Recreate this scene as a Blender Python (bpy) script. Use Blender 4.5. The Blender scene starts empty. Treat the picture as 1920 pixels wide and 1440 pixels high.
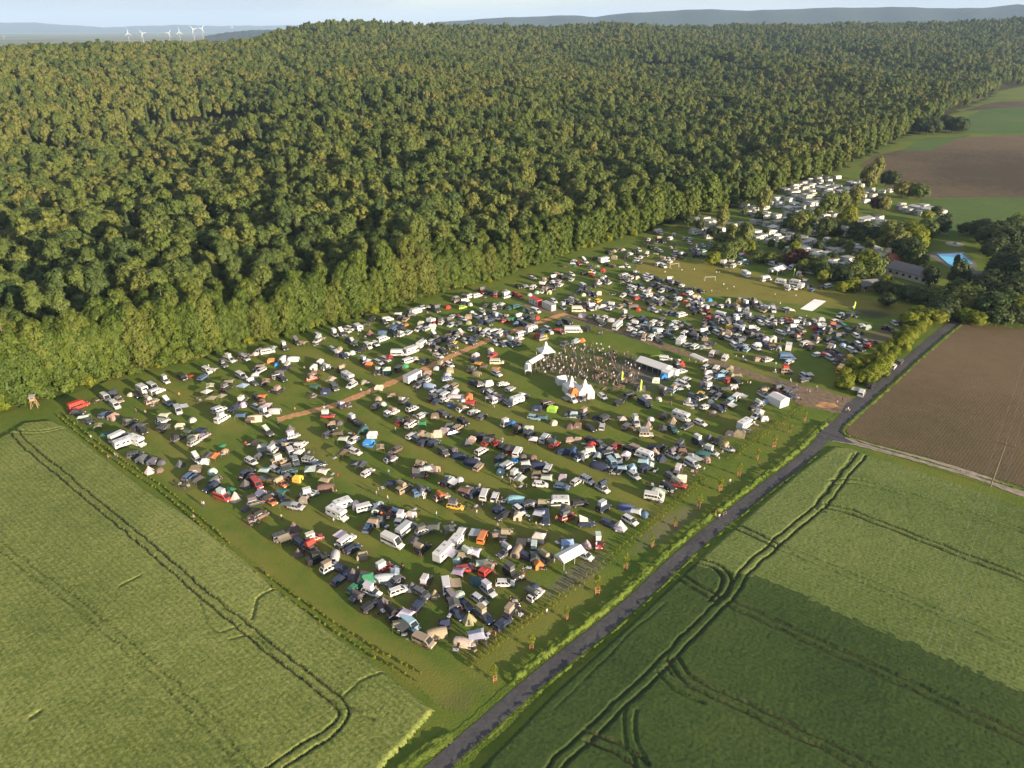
import bpy, math, random, re
import numpy as np
from mathutils import Vector, Matrix
random.seed(11); RNG = np.random.default_rng(7)
sc = bpy.context.scene
COL = sc.collection
R = math.radians
# ------------------------------------------------------------------ camera model (photo pixels 1920x1440)
CH, F, YH = 105.0, 1333.0, 52.0
PITCH = math.atan((720 - YH) / F)
CP, SP = math.cos(PITCH), math.sin(PITCH)
def G(x, y, z=0.0):
    u = (x - 960) / F; v = (720 - y) / F
    dy = CP + v * SP; dz = -SP + v * CP
    t = (CH - z) / -dz
    return u * t, dy * t
def GL(pts, z=0.0): return [G(x, y, z) for x, y in pts]
def pts(s): return [tuple(float(a) for a in t.split(',')) for t in s.split()]
SUN_AZ, SUN_EL = 130.0, 11.0
def drill(x0, y0, x1, y1): a, b = G(x0, y0), G(x1, y1); return math.pi / 2 - math.atan2(b[1] - a[1], b[0] - a[0])
_a, _b = G(1577, 801), G(1739, 655); SOILROT = math.pi / 2 - math.atan2(_b[1] - _a[1], _b[0] - _a[0])
# ------------------------------------------------------------------ materials
MAT = {}
def newmat(name):
    m = bpy.data.materials.new(name); m.use_nodes = True
    m.node_tree.nodes.clear(); MAT[name] = m
    nt = m.node_tree
    def N(t, **k):
        n = nt.nodes.new('ShaderNode' + t)
        for a, b in k.items():
            if a[0] == '_': n.inputs[int(a[1:]) if a[1:].isdigit() else a[1:].replace('_', ' ')].default_value = b
            else: setattr(n, a, b)
        return n
    L = nt.links.new
    out = N('OutputMaterial')
    return m, nt, N, L, out
def ramp(N, stops):
    r = N('ValToRGB'); e = r.color_ramp.elements
    while len(e) < len(stops): e.new(0.5)
    for i, (p, c) in enumerate(stops):
        e[i].position = p; e[i].color = (*c, 1)
    return r
def plain(name, col, rough=.6, metal=0, noise=.15, scale=3.0, bump=0, bscale=20):
    m, nt, N, L, out = newmat(name)
    p = N('BsdfPrincipled', _Roughness=rough, _Metallic=metal)
    tc = N('TexCoord'); nz = N('TexNoise', _Scale=scale, _Detail=4)
    L(tc.outputs['Object'], nz.inputs['Vector'])
    r = ramp(N, [(.3, [c * (1 - noise) for c in col]), (.7, [min(1, c * (1 + noise)) for c in col])])
    L(nz.outputs['Fac'], r.inputs[0]); L(r.outputs[0], p.inputs['Base Color'])
    if bump:
        b = N('Bump', _Strength=bump); n2 = N('TexNoise', _Scale=bscale)
        L(tc.outputs['Object'], n2.inputs['Vector']); L(n2.outputs['Fac'], b.inputs['Height']); L(b.outputs[0], p.inputs['Normal'])
    L(p.outputs[0], out.inputs[0]); return m
def objcol(name, rough, coat=0, noise=.1, scale=2.0, transl=0):
    m, nt, N, L, out = newmat(name)
    p = N('BsdfPrincipled', _Roughness=rough)
    if coat: p.inputs['Coat Weight'].default_value = coat
    oi = N('ObjectInfo'); tc = N('TexCoord'); nz = N('TexNoise', _Scale=scale, _Detail=3)
    L(tc.outputs['Object'], nz.inputs['Vector'])
    mr = N('MapRange', _1=.3, _2=.7, _3=1 - noise, _4=1 + noise * .4); L(nz.outputs['Fac'], mr.inputs[0])
    mx = N('Mix', data_type='RGBA', blend_type='MULTIPLY'); mx.inputs[0].default_value = 1
    cb = N('CombineColor')
    for i in range(3): L(mr.outputs[0], cb.inputs[i])
    L(oi.outputs['Color'], mx.inputs[6]); L(cb.outputs[0], mx.inputs[7])
    L(mx.outputs[2], p.inputs['Base Color'])
    if transl:
        t = N('BsdfTranslucent'); ms = N('MixShader'); ms.inputs[0].default_value = transl
        L(mx.outputs[2], t.inputs[0]); L(p.outputs[0], ms.inputs[1]); L(t.outputs[0], ms.inputs[2]); L(ms.outputs[0], out.inputs[0])
    else: L(p.outputs[0], out.inputs[0])
    return m
objcol('tint', .32, .4, .06); objcol('cloth', .85, 0, .14, 1.3, .12)
m = plain('glass', (.02, .024, .03), .08, 0, .1); plain('tyre', (.02, .02, .02), .8); plain('metal', (.45, .45, .46), .35, .8)
plain('dark', (.035, .035, .038), .6); plain('white', (.6, .6, .6), .5, 0, .06); plain('grey', (.3, .31, .33), .6)
plain('redlamp', (.45, .01, .01), .3); plain('lamp', (.75, .75, .72), .15); plain('wood', (.3, .2, .11), .8, 0, .3, 6)
plain('red', (.5, .03, .025), .5); plain('skin', (.5, .3, .2), .7); plain('denim', (.05, .07, .13), .9, 0, .2); plain('hair', (.06, .035, .02), .8)
plain('redwood', (.42, .12, .06), .8, 0, .2, 8); plain('tiles_red', (.3, .1, .05), .8, 0, .25, 4, .4, 8); plain('tiles_grey', (.12, .12, .125), .75, 0, .25, 3, .4, 8)
plain('plaster', (.42, .41, .38), .8, 0, .08, 1); plain('water', (.06, .5, .85), .08, 0, .1, .4); plain('slabs', (.3, .29, .28), .8, 0, .15, 1.5)
plain('lime', (.55, .8, .05), .6); plain('bark', (.12, .085, .06), .9, 0, .3, 5); plain('bluepaint', (.03, .12, .45), .5)
plain('dirt', (.155, .11, .068), .95, 0, .35, .8, .5, 5); plain('gravel', (.25, .21, .17), .95, 0, .3, .5, .4, 6); plain('clay', (.42, .22, .1), .95, 0, .25, .8, .4, 5)
plain('shingle', (.16, .16, .14), .95, 0, .3, 1.2, .4, 5); plain('arenaground', (.11, .085, .035), .95, 0, .35, .4, .4, 5)

def foliage(name, cols, transl=.22, big=.006):
    m, nt, N, L, out = newmat(name)
    oi = N('ObjectInfo'); r = ramp(N, [(i / (len(cols) - 1), c) for i, c in enumerate(cols)])
    geo = N('NewGeometry'); n1 = N('TexNoise', _Scale=big, _Detail=3); L(geo.outputs['Position'], n1.inputs['Vector'])
    a = N('Math', operation='MULTIPLY_ADD'); a.inputs[1].default_value = .68; L(oi.outputs['Random'], a.inputs[0])
    mr = N('MapRange', _1=.3, _2=.7, _3=0, _4=.45); L(n1.outputs['Fac'], mr.inputs[0]); L(mr.outputs[0], a.inputs[2])
    L(a.outputs[0], r.inputs[0])
    n2 = N('TexNoise', _Scale=.55, _Detail=3); L(geo.outputs['Position'], n2.inputs['Vector'])
    m2 = N('MapRange', _1=.3, _2=.7, _3=.72, _4=1.28); L(n2.outputs['Fac'], m2.inputs[0])
    sc_ = N('VectorMath', operation='SCALE'); L(r.outputs[0], sc_.inputs[0]); L(m2.outputs[0], sc_.inputs['Scale'])
    p = N('BsdfPrincipled', _Roughness=.6); p.inputs['Specular IOR Level'].default_value = .25
    t = N('BsdfTranslucent'); ms = N('MixShader'); ms.inputs[0].default_value = transl
    L(sc_.outputs[0], p.inputs['Base Color'])
    tm = N('Mix', data_type='RGBA', blend_type='MULTIPLY'); tm.inputs[0].default_value = 1; tm.inputs[7].default_value = (1.3, 1.25, .5, 1)
    L(sc_.outputs[0], tm.inputs[6]); L(tm.outputs[2], t.inputs[0])
    L(p.outputs[0], ms.inputs[1]); L(t.outputs[0], ms.inputs[2]); L(ms.outputs[0], out.inputs[0])
    return m
foliage('leaf', [(.034, .062, .02), (.05, .08, .021), (.066, .096, .023), (.083, .115, .025), (.105, .13, .028), (.13, .14, .034)])
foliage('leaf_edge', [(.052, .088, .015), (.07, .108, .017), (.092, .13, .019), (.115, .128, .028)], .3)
foliage('leaf_dark', [(.03, .05, .016), (.04, .06, .018), (.055, .075, .02)])
foliage('leaf_conifer', [(.035, .06, .022), (.05, .075, .028), (.08, .09, .04)], .15)
foliage('leaf_olive', [(.095, .13, .026), (.12, .14, .03), (.145, .14, .038)])
foliage('leaf_red', [(.06, .025, .02), (.09, .035, .025)])
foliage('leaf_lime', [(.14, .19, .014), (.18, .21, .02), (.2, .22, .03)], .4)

def ground(name, scales, stops, rough=.95, bump=.5, bscale=3.0, warp=None, worn=(), attrs=()):
    """colour from a weighted sum of noises at several sizes, in metres"""
    m, nt, N, L, out = newmat(name)
    geo = N('NewGeometry'); acc = None
    for s, w in scales:
        n = N('TexNoise', _Scale=s, _Detail=4, _Roughness=.6); L(geo.outputs['Position'], n.inputs['Vector'])
        mu = N('Math', operation='MULTIPLY'); mu.inputs[1].default_value = w; L(n.outputs['Fac'], mu.inputs[0])
        if acc is None: acc = mu
        else:
            ad = N('Math', operation='ADD'); L(acc.outputs[0], ad.inputs[0]); L(mu.outputs[0], ad.inputs[1]); acc = ad
    if warp:   # rows: direction (cos, sin), spacing, weight
        mp = N('Mapping'); mp.inputs['Rotation'].default_value = (0, 0, warp[0]); L(geo.outputs['Position'], mp.inputs['Vector'])
        w = N('TexWave', _Scale=warp[1], _Distortion=.6, _Detail=2); w.inputs['Detail Scale'].default_value = .2; L(mp.outputs[0], w.inputs['Vector'])
        mu = N('Math', operation='MULTIPLY_ADD'); mu.inputs[1].default_value = warp[2]; L(w.outputs['Fac'], mu.inputs[0]); L(acc.outputs[0], mu.inputs[2]); acc = mu
    r = ramp(N, stops); L(acc.outputs[0], r.inputs[0])
    p = N('BsdfPrincipled', _Roughness=rough); p.inputs['Specular IOR Level'].default_value = .15
    cur = r.outputs[0]
    for (an, amt, wc) in attrs:   # wear painted over the ground as a mask: driven lanes, trodden spots
        at_ = N('Attribute', attribute_name=an); n3 = N('TexNoise', _Scale=.6, _Detail=6, _Roughness=.7); L(geo.outputs['Position'], n3.inputs['Vector'])
        ad = N('Math', operation='MULTIPLY_ADD'); ad.inputs[1].default_value = 1.2; L(n3.outputs['Fac'], ad.inputs[0]); L(at_.outputs['Fac'], ad.inputs[2])
        mr = N('MapRange', _1=.75, _2=1.45, _3=0, _4=amt); L(ad.outputs[0], mr.inputs[0])
        mx = N('Mix', data_type='RGBA'); mx.inputs[7].default_value = (*wc, 1); L(mr.outputs[0], mx.inputs[0]); L(cur, mx.inputs[6]); cur = mx.outputs[2]
    for (wx, wy, rx, ry, rot, amt, wc) in worn:   # trodden patches: centre, radii, turn, strength, colour
        mp = N('Mapping', vector_type='TEXTURE'); mp.inputs['Location'].default_value = (wx, wy, 0); mp.inputs['Rotation'].default_value = (0, 0, rot); mp.inputs['Scale'].default_value = (rx, ry, 1000)
        L(geo.outputs['Position'], mp.inputs['Vector']); ln = N('VectorMath', operation='LENGTH'); L(mp.outputs[0], ln.inputs[0])
        n3 = N('TexNoise', _Scale=.35, _Detail=6, _Roughness=.7); L(geo.outputs['Position'], n3.inputs['Vector'])
        ad = N('Math', operation='MULTIPLY_ADD'); ad.inputs[1].default_value = 1.3; L(n3.outputs['Fac'], ad.inputs[0]); L(ln.outputs['Value'], ad.inputs[2])
        mr = N('MapRange', _1=1.15, _2=1.75, _3=amt, _4=0); L(ad.outputs[0], mr.inputs[0])
        mx = N('Mix', data_type='RGBA'); mx.inputs[7].default_value = (*wc, 1); L(mr.outputs[0], mx.inputs[0]); L(cur, mx.inputs[6]); cur = mx.outputs[2]
    L(cur, p.inputs['Base Color'])
    if bump:
        b = N('Bump', _Strength=bump, _Distance=.3); n2 = N('TexNoise', _Scale=bscale, _Detail=5); L(geo.outputs['Position'], n2.inputs['Vector'])
        L(n2.outputs['Fac'], b.inputs['Height']); L(b.outputs[0], p.inputs['Normal'])
    L(p.outputs[0], out.inputs[0]); return m
GR = ([(.03, .45), (.25, .3), (2.0, .25)], [(.36, (.066, .112, .019)), (.47, (.092, .138, .021)), (.56, (.128, .152, .026)), (.66, (.165, .158, .038))])
ground('grass', *GR, bump=.35, bscale=2.5)
ground('camp_grass', *GR, bump=.35, bscale=2.5, worn=[
    (*G(860, 1322), 5.5, 3.5, .8, .35, (.12, .095, .055)), (*G(1085, 1078), 10, 3.2, .75, .75, (.14, .13, .1)), (*G(1105, 693), 23, 15, -.25, .75, (.105, .095, .05)), (*G(1200, 700), 10, 14, 0, .8, (.13, .12, .11)), (*G(1635, 588), 8, 6, 0, .85, (.05, .045, .035)),
    (*G(1660, 630), 12, 6, .5, .8, (.12, .095, .07)), (*G(1255, 985), 14, 3, .75, .5, (.15, .13, .1)), (*G(1540, 750), 9, 6, 0, .8, (.17, .12, .08)), (*G(740, 660), 20, 5, .5, .3, (.16, .13, .04)), (*G(1600, 575), 40, 5, -.3, .45, (.2, .15, .07))], attrs=[('lane', .5, (.185, .172, .042)), ('tread', .8, (.12, .1, .035))])
ground('pitch', [(.05, .5), (.4, .25), (2.0, .25)], [(.38, (0.139, 0.142, 0.028)), (.52, (0.180, 0.166, 0.036)), (.66, (0.205, 0.171, 0.057))], bump=.2)
ground('meadow', [(.01, .5), (.2, .25), (2.0, .25)], [(.38, (0.048, 0.102, 0.024)), (.55, (0.072, 0.120, 0.030)), (.66, (0.108, 0.132, 0.036))], bump=.2)
ground('forest_floor', [(.05, .5), (.5, .5)], [(.35, (.02, .028, .01)), (.65, (.045, .045, .018))])
ground('plain', [(.0006, .5), (.004, .3), (.03, .2)], [(.35, (.05, .08, .03)), (.47, (.09, .11, .04)), (.53, (.2, .18, .08)), (.6, (.06, .09, .03)), (.7, (.16, .13, .08))], bump=0)
ground('wheat_pale', [(.02, .35), (.4, .15), (2.4, .5)], [(.38, (0.067, 0.099, 0.023)), (.5, (0.140, 0.174, 0.045)), (.62, (0.235, 0.257, 0.080))], bump=.3, bscale=7.0, warp=(drill(46, 833, 452, 1173), .3, .045))
ground('wheat_light', [(.018, .45), (.3, .15), (2.4, .4)], [(.38, (0.051, 0.085, 0.023)), (.5, (0.102, 0.143, 0.038)), (.62, (0.163, 0.195, 0.063))], bump=.3, bscale=7.0, warp=(drill(1366, 1130, 1917, 1384), .3, .045))
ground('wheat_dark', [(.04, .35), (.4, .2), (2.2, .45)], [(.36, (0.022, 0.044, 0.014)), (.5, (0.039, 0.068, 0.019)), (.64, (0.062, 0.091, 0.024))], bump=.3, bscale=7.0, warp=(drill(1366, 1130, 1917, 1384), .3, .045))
ground('soil', [(.02, .5), (.2, .2), (1.6, .3)], [(.36, (0.072, 0.064, 0.032)), (.52, (0.110, 0.083, 0.048)), (.68, (0.148, 0.107, 0.063))], bump=.3, bscale=2.0, warp=(SOILROT, .4, .13))
ground('soil_far', [(.006, .7), (.2, .3)], [(.4, (0.063, 0.050, 0.033)), (.5, (0.099, 0.075, 0.047)), (.62, (0.135, 0.099, 0.061))], bump=.2)  # broad noise puts a cloud shadow's darkening into the soil colour
ground('verge', [(.2, .4), (2.0, .6)], [(.35, (.06, .1, .016)), (.5, (.09, .135, .02)), (.65, (.14, .16, .035))], bump=.6, bscale=3)
ground('asphalt', [(.15, .4), (1.2, .3), (6.0, .3)], [(.36, (0.047, 0.046, 0.053)), (.48, (0.071, 0.071, 0.079)), (.58, (0.089, 0.088, 0.092)), (.68, (0.136, 0.129, 0.119))], bump=.3, bscale=8)
ground('rut_ground', [(.2, .5), (2.0, .5)], [(.35, (.03, .042, .016)), (.65, (.06, .065, .03))], bump=.3)
plain('sheetwhite', (.85, .85, .85), .6, 0, .04)
plain('polewood', (.17, .135, .1), .9, 0, .2, 4)
ground('hill', [(.0012, .6), (.01, .4)], [(.38, (.014, .026, .022)), (.6, (.026, .042, .03))], bump=0)

# ------------------------------------------------------------------ mesh building
class MB:
    def __init__(s): s.v, s.f, s.m = [], [], []
    def add(s, vs, fs, mat):
        k = len(s.v); s.v += [tuple(v) for v in vs]; s.f += [tuple(i + k for i in f) for f in fs]; s.m += [mat] * len(fs); return s
    def merge(s, o):
        k = len(s.v); s.v += o.v; s.f += [tuple(i + k for i in f) for f in o.f]; s.m += o.m; return s
    def moved(s, dx=0, dy=0, dz=0, rz=0, sc=1.0):
        o = MB(); c, n = math.cos(rz), math.sin(rz)
        o.v = [((x * c - y * n) * sc + dx, (x * n + y * c) * sc + dy, z * sc + dz) for x, y, z in s.v]; o.f = s.f; o.m = s.m; return o
    def box(s, cx, cy, cz, sx, sy, sz, mat, rz=0, top=1.0):
        x, y, z = sx / 2, sy / 2, sz / 2; t = top
        vs = [(-x, -y, -z), (x, -y, -z), (x, y, -z), (-x, y, -z), (-x * t, -y * t, z), (x * t, -y * t, z), (x * t, y * t, z), (-x * t, y * t, z)]
        c, n = math.cos(rz), math.sin(rz)
        return s.add([(a * c - b * n + cx, a * n + b * c + cy, d + cz) for a, b, d in vs], [(0, 3, 2, 1), (4, 5, 6, 7), (0, 1, 5, 4), (1, 2, 6, 5), (2, 3, 7, 6), (3, 0, 4, 7)], mat)
    def loft(s, rings, mat, cap=True):
        n = len(rings[0]); vs = [p for r in rings for p in r]; fs = []
        for i in range(len(rings) - 1):
            for j in range(n):
                a, b = i * n + j, i * n + (j + 1) % n; fs.append((a, b, b + n, a + n))
        if cap: fs.append(tuple(range(n - 1, -1, -1))); fs.append(tuple((len(rings) - 1) * n + j for j in range(n)))
        return s.add(vs, fs, mat)
    def slab(s, q, t, mat):
        a, b, c, d = [Vector(p) for p in q]; nn = (b - a).cross(d - a).normalized() * t
        vs = [a, b, c, d, a + nn, b + nn, c + nn, d + nn]
        return s.add(vs, [(0, 3, 2, 1), (4, 5, 6, 7), (0, 1, 5, 4), (1, 2, 6, 5), (2, 3, 7, 6), (3, 0, 4, 7)], mat)
    def cyl(s, p0, p1, r, mat, n=8, r2=None):
        p0, p1 = Vector(p0), Vector(p1); d = (p1 - p0).normalized(); a = d.orthogonal().normalized(); b = d.cross(a); r2 = r if r2 is None else r2
        ring = lambda p, q: [tuple(p + (a * math.cos(t) + b * math.sin(t)) * q) for t in [2 * math.pi * i / n for i in range(n)]]
        return s.loft([ring(p0, r), ring(p1, r2)], mat)
    def mesh(s, name, smooth=False):
        me = bpy.data.meshes.new(name); me.from_pydata(s.v, [], s.f)
        used = []
        for m_ in s.m:
            if m_ not in used: used.append(m_)
        for m_ in used: me.materials.append(MAT[m_])
        me.polygons.foreach_set('material_index', [used.index(x) for x in s.m])
        if smooth: me.polygons.foreach_set('use_smooth', [True] * len(s.f))
        me.update(); return me
def link(name, data, parent=None, loc=(0, 0, 0), rz=0, col=None, scale=1.0):
    o = bpy.data.objects.new(name, data); COL.objects.link(o)
    o.location = loc
    if rz: o.rotation_euler = (0, 0, rz)
    if scale != 1.0: o.scale = (scale,) * 3 if not isinstance(scale, tuple) else scale
    if parent is not None: o.parent = parent
    if col is not None: o.color = (*col, 1)
    return o
def tag(o, label=None, cat=None, group=None, kind=None):
    if label: o['label'] = label
    if cat: o['category'] = cat
    if group: o['group'] = group
    if kind: o['kind'] = kind
    return o
MESH = {}
def cached(key, f):
    if key not in MESH: MESH[key] = f()
    return MESH[key]

HAZE, SKY, SUN, EXPO, CLOUD = 0.000043, 0.078, 4.7, 1.72, (2.25, 2.27, 2.4)
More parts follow.
